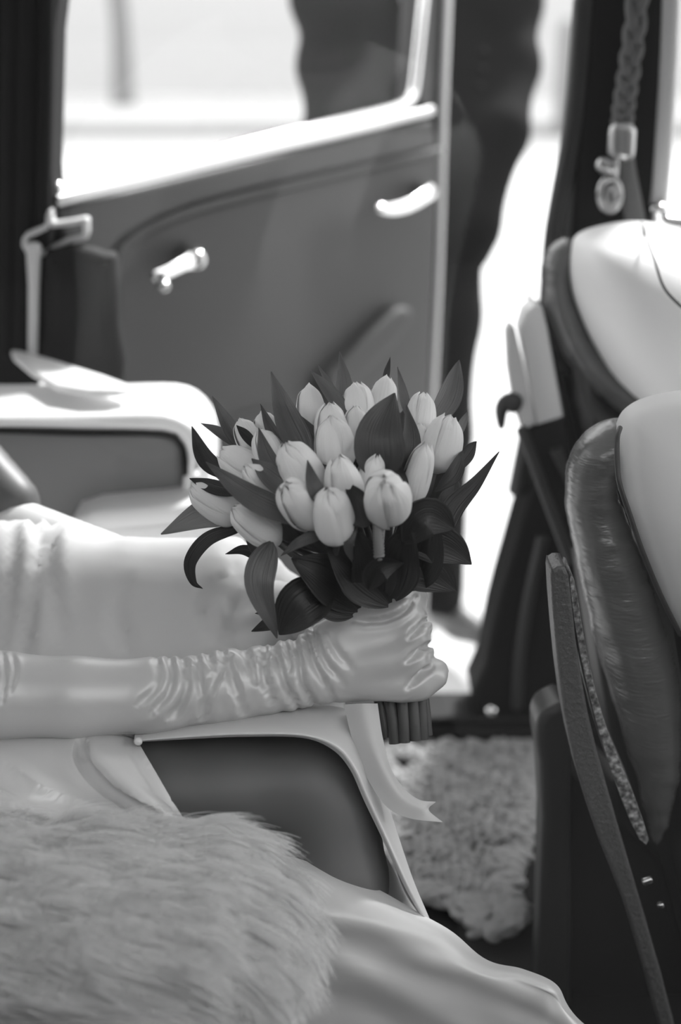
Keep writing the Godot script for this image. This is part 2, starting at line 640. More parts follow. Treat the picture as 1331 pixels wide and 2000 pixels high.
# ---------------------------------------------------------------- car body
func car_body() -> void:
	# floor, tunnel, roof
	struct("floor", box(MB.new(), Vector3(-1.3, 0.30, -2.0), Vector3(2.2, 0.36, -0.42), 0.01).done(), M.carpet, "black carpet of the car floor under the woven mat", "floor")
	struct("ceiling", box(MB.new(), Vector3(-1.5, 1.74, -2.1), Vector3(1.8, 1.80, -0.5), 0.02).done(), M.grey_leather, "cloth headlining of the car roof", "ceiling")
	# rear quarter, left of the open door
	var mb := MB.new()
	slab(mb, V2([-700, -400, 112, -400, 120, -60, 106, 60, 100, 330, 106, 420, 90, 520, 78, 700, 70, 760, -700, 760]), 1, on_z(2.03), Vector3(0, 0, -0.1), 0.012)
	struct("wall_rear", mb.done(), M.trim_dark, "dark body pillar behind the open car door", "pillar")
	for a in [[18, 0.012, "rubber seal strip nearest the rear on the dark pillar"], [48, 0.014, "rubber seal strip along the middle of the dark pillar"], [84, 0.012, "rubber seal strip at the window side of the dark pillar"]]:
		struct("trim_2", tube(MB.new(), [PZ(a[0] + 8, -150, 2.02), PZ(a[0] + 2, 200, 2.02), PZ(a[0] - 2, 450, 2.02), PZ(a[0] - 6, 690, 2.02)], [a[1]], 10).done(), M.rubber, a[2], "seal")
	var hin := thing("door_hinge", "grey hinge bracket between the dark pillar and the open door", "hinge")
	mb = MB.new()
	slab(mb, V2([40, 480, 50, 455, 85, 440, 90, 415, 100, 412, 105, 435, 165, 425, 172, 440, 168, 470, 130, 480, 90, 500, 60, 505]), 2, on_z(2.0), Vector3(0, 0, -0.03), 0.008)
	put("bracket", mb.done(), M.grey_metal, hin)
	put("pin", tube(MB.new(), [PZ(66, 480, 1.99), PZ(66, 560, 1.99), PZ(64, 690, 1.99)], [0.011, 0.008, 0.007], 10).done(), M.grey_metal, hin)
	# far sill and centre pillar
	mb = MB.new()
	box(mb, Vector3(-1.3, 0.2, -2.14), Vector3(2.2, 0.405, -2.0), 0.015)
	struct("wall_far", mb.done(), M.dark_paint, "dark door sill below the open car door", "sill")
	struct("trim_3", tube(MB.new(), [Vector3(-0.3, 0.41, -2.02), Vector3(0.2, 0.41, -2.02), Vector3(0.5, 0.41, -2.02)], [0.008], 8).done(), M.trim_dark, "grey tread strip along the top of the door sill", "trim")
	var s := SphereMesh.new()
	s.radius = 0.009
	s.height = 0.018
	var scr := put("sill_stud", s, M.chrome)
	scr.position = PZ(960, 1388, 1.985)
	tag(scr, "small bright stud shining on the dark door sill", "stud")
	mb = MB.new()
	slab(mb, V2([1152, -300, 1150, 0, 1132, 240, 1116, 480, 1098, 700, 1062, 880, 1030, 960, 992, 1090, 962, 1200, 944, 1300, 930, 1400, 1180, 1420, 1290, 900, 1282, 440, 1296, 300, 1312, 0, 1320, -300]), 2, on_z(2.04), Vector3(0, 0, -0.1), 0.012)
	struct("wall_pillar", mb.done(), M.dark_paint, "black centre pillar between the open door and the front window", "pillar")
	struct("trim_4", tube(MB.new(), smooth([PZ(1140, 0, 2.05), PZ(1120, 240, 2.05), PZ(1092, 400, 2.05), PZ(1080, 480, 2.05), PZ(1060, 700, 2.05), PZ(1010, 960, 2.05)], 4), [0.014], 10).done(), M.shell, "rubber seal curving down the edge of the black centre pillar", "seal")
	struct("trim_5", tube(MB.new(), smooth([PZ(1010, 1380, 2.03), PZ(1016, 1280, 2.03), PZ(1035, 1160, 2.03), PZ(1060, 1050, 2.03)], 4), [0.009], 10).done(), M.shell, "grey seal strip at the foot of the centre pillar", "seal")
	# front window beside the pillar
	mb = MB.new()
	slab(mb, V2([1275, 452, 1500, 470, 1500, 900, 1290, 900]), 1, on_z(2.05), Vector3(0, 0, -0.08), 0.01)
	struct("wall_front", mb.done(), M.dark_paint, "black front door below the chrome edged window", "door")
	struct("trim_6", tube(MB.new(), smooth([PZ(1318, -200, 2.02), PZ(1308, 100, 2.02), PZ(1294, 330, 2.02), PZ(1286, 420, 2.02)], 4), [0.012], 10).done(), M.grey_metal, "grey upright frame of the front window", "frame")
	struct("trim_7", tube(MB.new(), smooth([PZ(1288, 405, 2.0), PZ(1290, 432, 2.0), PZ(1325, 440, 2.0), PZ(1420, 446, 2.0)], 4), [0.014], 12).done(), M.chrome, "shiny chrome sill strip of the front window", "trim")
	# near door: rail below the open view and its glass
	struct("wall_near_rear", box(MB.new(), Vector3(-1.3, 0.96, -0.46), Vector3(-0.4, 1.74, -0.40), 0.012).done(), M.trim_dark, "near rear quarter of the car beside the window", "pillar")
	struct("wall_near", box(MB.new(), Vector3(-1.3, 0.2, -0.46), Vector3(1.9, 0.96, -0.40), 0.012).done(), M.trim_dark, "inside of the near car door below the window", "door")

	struct("trim_9", box(MB.new(), Vector3(-0.4, 0.96, -0.475), Vector3(1.6, 1.092, -0.445), 0.006).done(), M.shell, "dark capping along the near window sill", "trim")
	struct("trim_10", box(MB.new(), Vector3(-0.4, 1.06, -0.49), Vector3(-0.06, 1.098, -0.476), 0.005).done(), M.side_leather, "pale padded strip on the near window sill", "trim")
	struct("trim_11", tube(MB.new(), [Vector3(-0.4, 1.101, -0.482), Vector3(-0.2, 1.101, -0.482), Vector3(-0.07, 1.096, -0.482)], [0.003, 0.003, 0.0015], 8).done(), M.rubber, "thin dark bead above the pale padded strip", "trim")

# ---------------------------------------------------------------- open far door
var door_o: Vector3
var door_n: Vector3
func on_door(out_: float) -> Callable:                        # onto the door's plane, out_ metres towards the seats
	return func(x: float, y: float) -> Vector3:
		var r := ray(x, y)
		return C + r * ((door_o + door_n * out_ - C).dot(door_n) / r.dot(door_n))
func far_door() -> void:
	var a := PZ(100, 385, 2.08)
	var b := PZ(864, 225, 2.9)
	var along := Vector3(b.x - a.x, 0, b.z - a.z).normalized()
	door_o = a
	door_n = Vector3(-along.z, 0, along.x)
	if door_n.dot(C - a) < 0: door_n = -door_n
	var D := thing("car_door", "open far car door with chrome window frame, leather panel and two chrome handles", "car door")
	var back := -door_n
	var mb := MB.new()
	slab(mb, V2([102, 395, 240, 370, 500, 305, 700, 258, 858, 222, 868, 300, 862, 500, 852, 760, 838, 1120, 820, 1400, 560, 1300, 330, 1000, 215, 800, 200, 700, 110, 700]), 1, on_door(0.0), back * 0.06, 0.008)
	put("door_shell", mb.done(), M.trim_dark, D)
	mb = MB.new()
	slab(mb, V2([228, 520, 240, 480, 300, 445, 380, 412, 500, 380, 700, 334, 856, 296, 860, 320, 852, 520, 842, 760, 830, 1120, 815, 1380, 570, 1280, 340, 990, 225, 790]), 1, on_door(0.022), back * 0.025, 0.012)
	put("leather_panel", mb.done(), M.door_leather, D)
	mb = MB.new()
	slab(mb, V2([112, 405, 250, 372, 500, 312, 700, 266, 848, 234, 856, 288, 700, 326, 500, 372, 380, 404, 300, 436, 240, 470, 200, 520, 130, 500]), 1, on_door(0.03), back * 0.03, 0.012)
	put("wooden_cap", mb.done(), M.wood, D)
	put("piping", tube(MB.new(), smooth([on_door(0.028).call(222, 700), on_door(0.028).call(228, 520), on_door(0.028).call(245, 478), on_door(0.03).call(300, 442), on_door(0.03).call(380, 410), on_door(0.03).call(500, 378), on_door(0.03).call(700, 331), on_door(0.03).call(860, 294)], 4), [0.007], 8).done(), M.door_leather, D)
	# window frame
	mb = MB.new()
	var fr := smooth([on_door(0.012).call(108, 366), on_door(0.012).call(130, 374), on_door(0.012).call(260, 343), on_door(0.012).call(500, 280), on_door(0.012).call(700, 232), on_door(0.012).call(772, 212), on_door(0.012).call(802, 192), on_door(0.012).call(812, 150), on_door(0.012).call(828, 0), on_door(0.012).call(850, -200)], 5)
	tube(mb, fr, [0.012], 12, 0.8)
	put("window_frame", mb.done(), M.chrome, D)
	mb = MB.new()
	tube(mb, smooth([on_door(0.035).call(112, 392), on_door(0.035).call(260, 357), on_door(0.035).call(500, 298), on_door(0.035).call(700, 252), on_door(0.035).call(844, 216)], 4), [0.009], 12, 0.8)
	put("window_rail", mb.done(), M.steel, D)
	mb = MB.new()
	slab(mb, V2([838, -300, 820, 100, 818, 200, 846, 226, 868, 226, 876, 0, 890, -300]), 1, on_door(0.0), back * 0.05, 0.008)
	put("frame_post", mb.done(), M.shell, D)
	put("edge_strip", tube(MB.new(), smooth([on_door(0.01).call(884, -200), on_door(0.01).call(866, 230), on_door(0.01).call(858, 500), on_door(0.01).call(846, 760), on_door(0.01).call(826, 1200)], 4), [0.008], 8).done(), M.grey_metal, D)
	mb = MB.new()
	slab(mb, V2([110, 380, 122, -300, 850, -300, 806, 200, 780, 215]), 1, on_door(-0.02), back * 0.005, 0.001)
	put("pane", mb.done(), M.pane, D)
	# handles
	var lever := put("door_handle", tube(MB.new(), smooth([on_door(0.075).call(738, 406), on_door(0.078).call(765, 409), on_door(0.075).call(800, 400), on_door(0.066).call(830, 382), on_door(0.055).call(842, 374)], 4), [0.006, 0.009, 0.01, 0.01, 0.011, 0.012, 0.012, 0.013, 0.013, 0.013, 0.014, 0.014, 0.015, 0.015, 0.016, 0.016, 0.016], 12, 0.8).done(), M.chrome, D)
	put("boss", tube(MB.new(), [on_door(0.02).call(823, 366), on_door(0.06).call(832, 376)], [0.016, 0.012], 12).done(), M.chrome, lever)
	var cr := put("window_crank", tube(MB.new(), smooth([on_door(0.07).call(302, 541), on_door(0.07).call(330, 530), on_door(0.065).call(360, 515), on_door(0.06).call(382, 506)], 4), [0.01, 0.01, 0.01, 0.01, 0.011, 0.011, 0.012, 0.012, 0.013, 0.014, 0.016, 0.018, 0.018], 12, 0.7).done(), M.chrome, D)
	put("boss", tube(MB.new(), [on_door(0.02).call(370, 492), on_door(0.07).call(384, 508)], [0.02, 0.017], 14).done(), M.chrome, cr)
	put("knob", tube(MB.new(), [on_door(0.075).call(316, 540), on_door(0.1).call(320, 560)], [0.009, 0.01], 12).done(), M.chrome, cr)
	mb = MB.new()
	slab(mb, V2([640, 745, 690, 690, 760, 622, 785, 602, 808, 604, 806, 630, 770, 680, 700, 750, 655, 800]), 3, on_door(0.055), back * 0.05, 0.014)
	put("arm_pull", mb.done(), M.door_leather, D)
	mb = MB.new()
	slab(mb, V2([82, 505, 100, 490, 150, 484, 205, 498, 226, 512, 230, 640, 236, 760, 90, 760, 82, 640]), 2, on_z(1.98), Vector3(0, 0, -0.05), 0.018, 0.01)
	struct("trim_8", mb.done(), M.trim_dark, "dark padded trim panel between the pillar and the open door", "panel")

# ---------------------------------------------------------------- rear seat
func rear_seat() -> void:
	var s := thing("rear_seat", "white leather rear seat with a padded far armrest behind the bride", "car seat")
	var mb := MB.new()
	slab(mb, V2([-500, 818, 0, 814, 150, 814, 250, 811, 320, 812, 362, 826, 392, 856, 408, 900, 404, 990, 350, 990, 364, 900, 350, 862, 318, 846, 150, 842, 0, 838, -500, 834]), 2, on_z(1.74), Vector3(0, 0, -0.17), 0.013)
	put("armrest_pad", mb.done(), M.white_leather, s)
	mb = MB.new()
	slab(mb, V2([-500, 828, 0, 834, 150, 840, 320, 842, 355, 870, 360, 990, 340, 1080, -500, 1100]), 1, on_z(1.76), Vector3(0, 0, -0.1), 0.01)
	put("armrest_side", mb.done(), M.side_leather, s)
	put("piping", tube(MB.new(), smooth([PZ(-300, 834, 1.745), PZ(0, 841, 1.745), PZ(150, 846, 1.745), PZ(310, 848, 1.745), PZ(354, 870, 1.745), PZ(364, 926, 1.745)], 4), [0.004], 8).done(), M.trim_dark, s)
	mb = MB.new()
	box(mb, Vector3(-0.95, 0.37, -1.80), Vector3(-0.14, 0.60, -0.6), 0.05)
	put("cushion", mb.done(), M.white_leather, s)
	mb = MB.new()
	slab(mb, V2([140, 1020, 300, 996, 420, 984, 452, 1000, 470, 1090, 300, 1150, 140, 1120]), 3, on_z(1.68), Vector3(0, 0, -0.12), 0.02, 0.01)
	put("bolster", mb.done(), M.white_leather, s)
	box(mb, Vector3(-1.25, 0.4, -1.95), Vector3(-0.95, 1.3, -0.55), 0.06)
	put("seat_back", box(MB.new(), Vector3(-1.25, 0.4, -1.95), Vector3(-0.95, 1.3, -0.55), 0.06).done(), M.white_leather, s)
	mb = MB.new()
	slab(mb, V2([26, 694, 40, 684, 140, 712, 250, 748, 225, 762, 110, 752]), 2, func(x: float, y: float) -> Vector3: return PY(x, y, 1.02), Vector3(0, -0.01, 0), 0.004)
	var q := put("armrest_ledge", mb.done(), M.white_leather, s)
	q.set_meta("label", "bright sloping ledge above the armrest")

# ---------------------------------------------------------------- front seats
func seat(name_label: String, pad: Array, roll: Array, side: Array, far: float, padm: String, lean: float) -> Node3D:
	var s := thing("front_seat", name_label, "car seat", "front car seats")
	var mb := MB.new()
	dome(mb, pad, far, 0.095, lean)
	put("seat_pad", mb.done(), M[padm], s)
	var pts := []
	var rad := []
	for i in range(0, roll.size(), 3):
		pts.append(PZ(roll[i], roll[i + 1], far + 0.02))
		rad.append(roll[i + 2] * far / F)
	mb = MB.new()
	tube(mb, smooth(pts, 8), smooth(rad, 8), 28, 1.5, Vector3(-1, 0, 0))
	crease(mb)
	put("edge_roll", mb.done(), M.black_leather, s)
	mb = MB.new()
	slab(mb, V2(side), 3, on_z(far + 0.06), Vector3(0, 0, -0.14), 0.02, 0.0, true)
	put("back_shell", mb.done(), M.seat_side, s)
	return s
func dome(mb: MB, rows: Array, far: float, thick: float, lean: float) -> void:   # a padded cushion from its outline: y, left x, right x
	var pts := []
	for i in range(0, rows.size(), 3): pts.append(Vector3(rows[i + 1], rows[i], rows[i + 2]))
	pts = smooth(pts, 5)
	var out := []
	var n := pts.size()
	for i in n:
		var t := float(i) / (n - 1)
		var c := thick * pow(maxf(1.0 - pow(absf(2.0 * t - 1.0), 3.0), 0.0), 0.5)
		c *= 0.35 + 0.65 * smoothstep(0.0, 0.55, t)
		var l := PZ(pts[i].x, pts[i].y, far)
		var r := PZ(pts[i].z, pts[i].y, far)
		var row := PackedVector3Array()
		for k in 40:
			var a := TAU * k / 40.0
			var cx := signf(cos(a)) * pow(absf(cos(a)), 0.85)
			var cz := signf(sin(a)) * pow(absf(sin(a)), 0.85)
			row.append(l.lerp(r, 0.5 + 0.5 * cx) + Vector3(0, 0, c * cz + lean * (smoothstep(0.0, 1.0, t * 1.5) if cz > 0 else 0.0) * absf(cz)))
		out.append(row)
	mb.grid(out, true)
func crease(mb: MB) -> void:                                  # leather gathered across the roll
	var n := mb.normals()
	var nz := noise(0.035, 77)
	for i in mb.v.size():
		var q := to_px(mb.v[i])
		mb.v[i] += n[i] * (0.0012 * nz.get_noise_2d(q.x * 0.25, q.y * 1.1) + 0.003 * nz.get_noise_2d(q.x * 0.15 + 50.0, q.y * 0.35))
func front_seats() -> void:
	# far seat
	var s := seat("far front seat with bright white leather headrest under the braided strap",
		[436, 1250, 1254, 437, 1225, 1275, 441, 1190, 1300, 455, 1140, 1335, 474, 1120, 1362, 512, 1112, 1400, 566, 1118, 1430, 620, 1136, 1450, 678, 1164, 1465, 732, 1200, 1470, 775, 1262, 1478, 820, 1330, 1490, 900, 1400, 1510, 1040, 1460, 1530, 1130, 1500, 1504],
		[1130, 486, 18, 1104, 494, 27, 1087, 522, 30, 1088, 560, 31, 1098, 605, 33, 1122, 662, 35, 1154, 712, 36, 1196, 750, 36, 1256, 792, 35, 1340, 830, 34],
		[1120, 640, 1150, 745, 1200, 800, 1330, 860, 1330, 1100, 1190, 1100, 1150, 920, 1110, 760], 1.86, "white_leather", 0.14)
	var mb := MB.new()
	slab(mb, V2([990, 650, 996, 636, 1006, 640, 1018, 690, 1047, 828, 1022, 842, 1004, 790, 993, 720]), 1, on_z(1.83), Vector3(0, 0, -0.03), 0.003)
	put("folding_table", mb.done(), M.grey_metal, s)
	mb = MB.new()
	slab(mb, V2([1016, 648, 1026, 612, 1044, 596, 1060, 600, 1070, 640, 1102, 816, 1050, 839, 1036, 760, 1024, 690]), 1, on_z(1.85), Vector3(0, 0, -0.05), 0.004)
	put("back_panel", mb.done(), M.pale_metal, s)
	mb = MB.new()
	slab(mb, V2([1064, 620, 1076, 650, 1100, 710, 1180, 780, 1240, 830, 1240, 1000, 1150, 1000, 1108, 816, 1072, 680]), 1, on_z(1.88), Vector3(0, 0, -0.2), 0.008)
	put("back_cover", mb.done(), M.shell, s)
	put("hook", tube(MB.new(), smooth([PZ(1012, 790, 1.83), PZ(992, 786, 1.83), PZ(980, 802, 1.83), PZ(980, 836, 1.83)], 4), [0.012, 0.014, 0.014, 0.014, 0.013, 0.012, 0.011, 0.01, 0.009, 0.008, 0.007, 0.006, 0.004], 10, 0.7).done(), M.shell, s)
	mb = MB.new()
	slab(mb, V2([1022, 842, 1106, 816, 1122, 900, 1160, 1120, 1112, 1100, 1060, 950]), 1, on_z(1.84), Vector3(0, 0, -0.1), 0.008)
	put("lower_back", mb.done(), M.dark_paint, s)
	put("frame_rod", tube(MB.new(), [PZ(1020, 838, 1.82), PZ(1060, 950, 1.82), PZ(1115, 1095, 1.82)], [0.008], 8).done(), M.shell, s)
	mb = MB.new()
	slab(mb, V2([1076, 884, 1100, 876, 1116, 930, 1108, 950]), 1, on_z(1.815), Vector3(0, 0, -0.02), 0.003)
	put("catch_plate", mb.done(), M.shell, s)
	# near seat
	s = seat("near front seat with grey leather headrest and wrinkled black edge",
		[769, 1388, 1392, 772, 1340, 1430, 780, 1282, 1470, 798, 1234, 1520, 828, 1209, 1560, 880, 1202, 1600, 950, 1208, 1625, 1003, 1226, 1635, 1070, 1250, 1640, 1160, 1286, 1645, 1232, 1326, 1650, 1320, 1376, 1665, 1500, 1490, 1690, 1750, 1590, 1720, 2000, 1660, 1740, 2150, 1710, 1714],
		[1262, 858, 26, 1220, 860, 44, 1180, 878, 54, 1160, 920, 55, 1157, 976, 55, 1173, 1039, 63, 1192, 1102, 70, 1214, 1174, 76, 1244, 1277, 80, 1268, 1380, 72, 1282, 1480, 56, 1286, 1570, 34, 1282, 1640, 12],
		[1250, 1080, 1262, 1240, 1300, 1400, 1310, 1560, 1330, 1730, 1390, 1950, 1430, 2150, 1700, 2150, 1700, 1500, 1600, 1300, 1500, 1180, 1340, 1080], 1.36, "grey_leather", 0.02)
	mb = MB.new()
	slab(mb, V2([1076, 1126, 1082, 1112, 1098, 1107, 1112, 1126, 1126, 1250, 1150, 1395, 1182, 1520, 1234, 1700, 1292, 1900, 1330, 2060, 1306, 2060, 1262, 1905, 1216, 1755, 1172, 1645, 1128, 1510, 1100, 1380, 1084, 1240]), 2, on_z(1.27), Vector3(0, 0, -0.04), 0.004)
	put("folding_table", mb.done(), M.board_leather, s)
	mb = MB.new()
	slab(mb, V2([1113, 1132, 1120, 1126, 1128, 1160, 1150, 1290, 1185, 1420, 1238, 1550, 1268, 1640, 1250, 1640, 1214, 1560, 1170, 1430, 1134, 1280, 1118, 1180]), 2, on_z(1.275), Vector3(0, 0, -0.05), 0.0008)
	put("metal_strip", mb.done(), M.speckled, s)
	put("seam_bead", tube(MB.new(), smooth([PZ(1212, 835, 1.32), PZ(1206, 860, 1.305), PZ(1207, 917, 1.295), PZ(1213, 953, 1.29), PZ(1230, 1003, 1.288), PZ(1253, 1070, 1.285), PZ(1290, 1160, 1.285), PZ(1330, 1240, 1.285)], 5), [0.0025], 8).done(), M.shell, s)
	mb = MB.new()
	slab(mb, V2([1047, 1450, 1050, 1410, 1070, 1388, 1112, 1384, 1118, 1500, 1112, 2150, 1050, 2150, 1060, 1600]), 2, on_z(1.40), Vector3(0, 0, -0.06), 0.01)
	put("base_cover", mb.done(), M.shell, s)
	mb = MB.new()
	slab(mb, V2([1100, 1500, 1300, 1700, 1420, 2150, 1100, 2150]), 1, on_z(1.42), Vector3(0, 0, -0.2), 0.01)
	put("seat_base", mb.done(), M.carpet, s)
	mb = MB.new()
	slab(mb, V2([1140, 1130, 1250, 1090, 1500, 1120, 1650, 1500, 1600, 1900, 1400, 2150, 1306, 1950, 1266, 1700, 1190, 1440]), 1, on_z(1.46), Vector3(0, 0, -0.1), 0.01)
	put("seat_frame", mb.done(), M.seat_side, s)
	put("bolt", tube(MB.new(), [PZ(1258, 1722, 1.262), PZ(1272, 1718, 1.262)], [0.004], 8).done(), M.steel, s)
	put("rivet", tube(MB.new(), [PZ(1290, 1765, 1.262), PZ(1292, 1770, 1.262)], [0.004], 8).done(), M.steel, s)

# ---------------------------------------------------------------- man outside
func man() -> void:
	var o := thing("person", "man in a dark suit standing outside beyond the open car door", "person")
	var z := 3.42
	var j := chain([[640, -10, z, 75], [700, 30, z, 95], [940, 30, z, 95], [990, 0, z, 70]])
	j += chain([[740, 40, z, 110], [760, 300, z - 0.08, 105], [770, 460, z - 0.14, 110]])
	j += chain([[880, 40, z, 110], [870, 300, z - 0.08, 100], [865, 460, z - 0.14, 100]])
	j += chain([[985, 10, z, 58], [1000, 130, z - 0.06, 50], [985, 260, z - 0.16, 44], [930, 440, z - 0.2, 40], [900, 480, z - 0.16, 36]])
	j += chain([[650, 10, z, 58], [640, 130, z - 0.06, 54], [650, 260, z - 0.16, 50], [690, 420, z - 0.22, 40]])
	put("jacket", blob(j, 0.016, 60.0).done(), M.suit, o)
	j = chain([[770, 440, z - 0.14, 90], [770, 620, z - 0.18, 78], [775, 850, z - 0.2, 62], [780, 1150, z - 0.22, 52]])
	j += chain([[865, 440, z - 0.14, 85], [866, 620, z - 0.14, 70], [862, 850, z - 0.12, 56], [862, 1160, z - 0.08, 46]])
	put("trousers", blob(j, 0.016, 60.0).done(), M.suit, o)
	for k in 2:
		var b := chain([[[780, 1185, z - 0.22, 38], [855, 1190, z + 0.02, 36]][k], [[800, 1215, z - 0.3, 34], [900, 1215, z - 0.06, 32]][k], [[820, 1240, z - 0.4, 28], [940, 1238, z - 0.12, 26]][k]])
		put("shoe", blob(b, 0.01, 90.0).done(), M.shoe, o)
	j = chain([[815, -60, z + 0.02, 52], [815, -130, z + 0.02, 50]])
	j += chain([[815, -180, z + 0.03, 62], [815, -240, z + 0.04, 72]])
	j += chain([[815, -178, z - 0.05, 40], [815, -200, z - 0.03, 48]])
	j += chain([[815, -195, z - 0.1, 9], [815, -218, z - 0.08, 8]])
	j += chain([[752, -205, z + 0.04, 12], [750, -225, z + 0.04, 14]]) + chain([[878, -205, z + 0.04, 12], [880, -225, z + 0.04, 14]])
	put("body", blob(j, 0.009, 110.0).done(), M.skin, o)
	j = chain([[815, -255, z + 0.05, 78], [815, -235, z + 0.09, 72], [815, -190, z + 0.1, 60]])
	put("hair", blob(j, 0.012, 90.0).done(), M.hair, o)
	put("shirt_front", blob(chain([[815, -40, z - 0.12, 40], [815, 120, z - 0.14, 14]]), 0.01, 90.0).done(), M.shirt, o)
	for k in 3:
		put("button", tube(MB.new(), [P(945 - k * 4, 102 + 34 * k, 3.14), P(945 - k * 4, 102 + 34 * k, 3.13)], [0.009], 10).done(), M.rubber, o)

# ---------------------------------------------------------------- bride
func bride() -> void:
	var o := thing("person", "bride in white satin dress and long gloves sitting with a bouquet in her hand", "person")
	# bare leg
	var j := chain([[-300, 1545, 1.44, 160], [100, 1550, 1.42, 140], [300, 1552, 1.41, 118], [450, 1540, 1.405, 100], [600, 1528, 1.40, 86]])
	j += chain([[610, 1532, 1.40, 86], [642, 1590, 1.40, 84], [655, 1720, 1.395, 92], [662, 1900, 1.41, 78], [668, 2150, 1.43, 52]])
	j += chain([[668, 2150, 1.43, 50], [690, 2260, 1.43, 42], [800, 2330, 1.42, 34]])
	# torso, neck, head beyond the left edge, and the far upper arm
	j += chain([[-330, 1500, 1.52, 190], [-360, 1100, 1.56, 175], [-330, 800, 1.58, 170], [-330, 640, 1.58, 150]])
	j += chain([[-330, 620, 1.48, 80], [-330, 620, 1.68, 75]]) + chain([[-330, 560, 1.58, 70], [-310, 400, 1.58, 62]])
	j += chain([[-300, 330, 1.58, 92], [-300, 200, 1.58, 100]]) + chain([[-225, 340, 1.58, 40], [-260, 360, 1.58, 60]]) + chain([[-195, 285, 1.58, 12], [-205, 260, 1.58, 10]])
	j += chain([[-330, 640, 1.72, 72], [-130, 820, 1.68, 66], [25, 985, 1.62, 58]])
	j += chain([[-330, 640, 1.44, 78], [-300, 1000, 1.40, 84], [-220, 1300, 1.37, 84]])
	var mb := blob(j, 0.009, 90.0)
	mb.relax(2)
	put("body", mb.done(), M.skin, o)
	put("hair", blob(chain([[-330, 190, 1.58, 108], [-360, 260, 1.58, 100], [-400, 330, 1.58, 80]]), 0.012, 80.0).done(), M.hair, o)
	# near glove: forearm, palm, fingers
	j = chain([[-230, 1318, 1.37, 92], [-120, 1345, 1.36, 88], [0, 1359, 1.36, 84], [150, 1362, 1.36, 77], [300, 1359, 1.365, 71], [450, 1340, 1.37, 67], [570, 1318, 1.372, 64], [640, 1302, 1.37, 56]])
	j += chain([[625, 1262, 1.372, 42], [792, 1198, 1.352, 30]]) + chain([[625, 1285, 1.367, 44], [803, 1240, 1.346, 31]])
	j += chain([[625, 1310, 1.367, 44], [801, 1288, 1.348, 31]]) + chain([[625, 1328, 1.37, 44], [785, 1338, 1.355, 31]])
	j += chain([[792, 1196, 1.352, 29], [806, 1172, 1.372, 26], [800, 1174, 1.405, 23], [750, 1195, 1.425, 20]])
	j += chain([[803, 1238, 1.346, 28], [814, 1228, 1.372, 25], [804, 1232, 1.41, 23], [745, 1240, 1.43, 20]])
	j += chain([[801, 1288, 1.348, 28], [817, 1276, 1.372, 24], [806, 1282, 1.41, 22], [750, 1290, 1.43, 20]])
	j += chain([[785, 1338, 1.355, 29], [820, 1338, 1.357, 27], [850, 1320, 1.36, 22], [858, 1308, 1.365, 18]])
	j += chain([[665, 1240, 1.366, 38], [712, 1204, 1.37, 34], [760, 1180, 1.374, 29], [788, 1166, 1.378, 24]])
	mb = blob(j, 0.0032, 300.0)
	mb.relax(1)
	mb.subdivide()
	mb.relax(1)
	wrinkle(mb)
	put("glove", relaxed(mb).done(), M.glove, o)
	# far glove over the lap
	j = chain([[40, 1034, 1.61, 58], [300, 1130, 1.55, 56], [520, 1186, 1.50, 50], [600, 1200, 1.48, 44], [680, 1205, 1.45, 36], [740, 1210, 1.43, 26]])
	j += chain([[600, 1190, 1.48, 30], [650, 1175, 1.46, 22], [690, 1165, 1.45, 18]])
	mb = blob(j, 0.007, 150.0)
	mb.relax(1)
	put("glove", mb.done(), M.veil_satin, o)
	mb = blob(chain([[-330, 1500, 1.52, 202], [-360, 1100, 1.56, 186], [-330, 830, 1.58, 182]]), 0.014, 80.0)
	put("bodice", mb.done(), M.satin, o)
	j = chain([[-300, 1200, 1.60, 130], [0, 1150, 1.575, 104], [90, 1150, 1.57, 96], [300, 1176, 1.555, 92], [430, 1196, 1.54, 104], [500, 1240, 1.535, 100], [560, 1400, 1.54, 90]])
	j += chain([[-300, 1330, 1.58, 150], [200, 1330, 1.57, 140], [440, 1340, 1.55, 130], [560, 1440, 1.55, 100]])
	mb = blob(j, 0.009, 45.0)
	mb.relax(2)
	var fn := mb.normals()
	var lap := noise(0.006, 40, FastNoiseLite.TYPE_SIMPLEX_SMOOTH, 2)
	for i in mb.v.size():
		var q := to_px(mb.v[i])
		mb.v[i] += fn[i] * 0.009 * (0.5 * lap.get_noise_2d(q.x * 0.9 + q.y * 0.3, q.y * 0.35) + 0.7 * smoothstep(380.0, 440.0, q.x) * lap.get_noise_2d(q.x * 2.2 + 90.0, q.y * 2.2))
	creases(mb, [[[64, 975, 76, 1080, 58, 1200, 44, 1300], 8.0, 12], [[104, 1000, 96, 1100, 118, 1240], 7.0, 14], [[28, 1010, 22, 1120, 10, 1260], 6.0, 12], [[430, 1120, 404, 1190, 436, 1262], 7.0, 12], [[480, 1130, 452, 1220, 484, 1290], 7.0, 12], [[390, 1250, 470, 1232, 550, 1214], 5.0, 10], [[250, 1130, 226, 1200, 256, 1290], 4.0, 16]], 1.0, true)
	put("lap_drape", mb.done(), M.veil_satin, o)
	mb = MB.new()
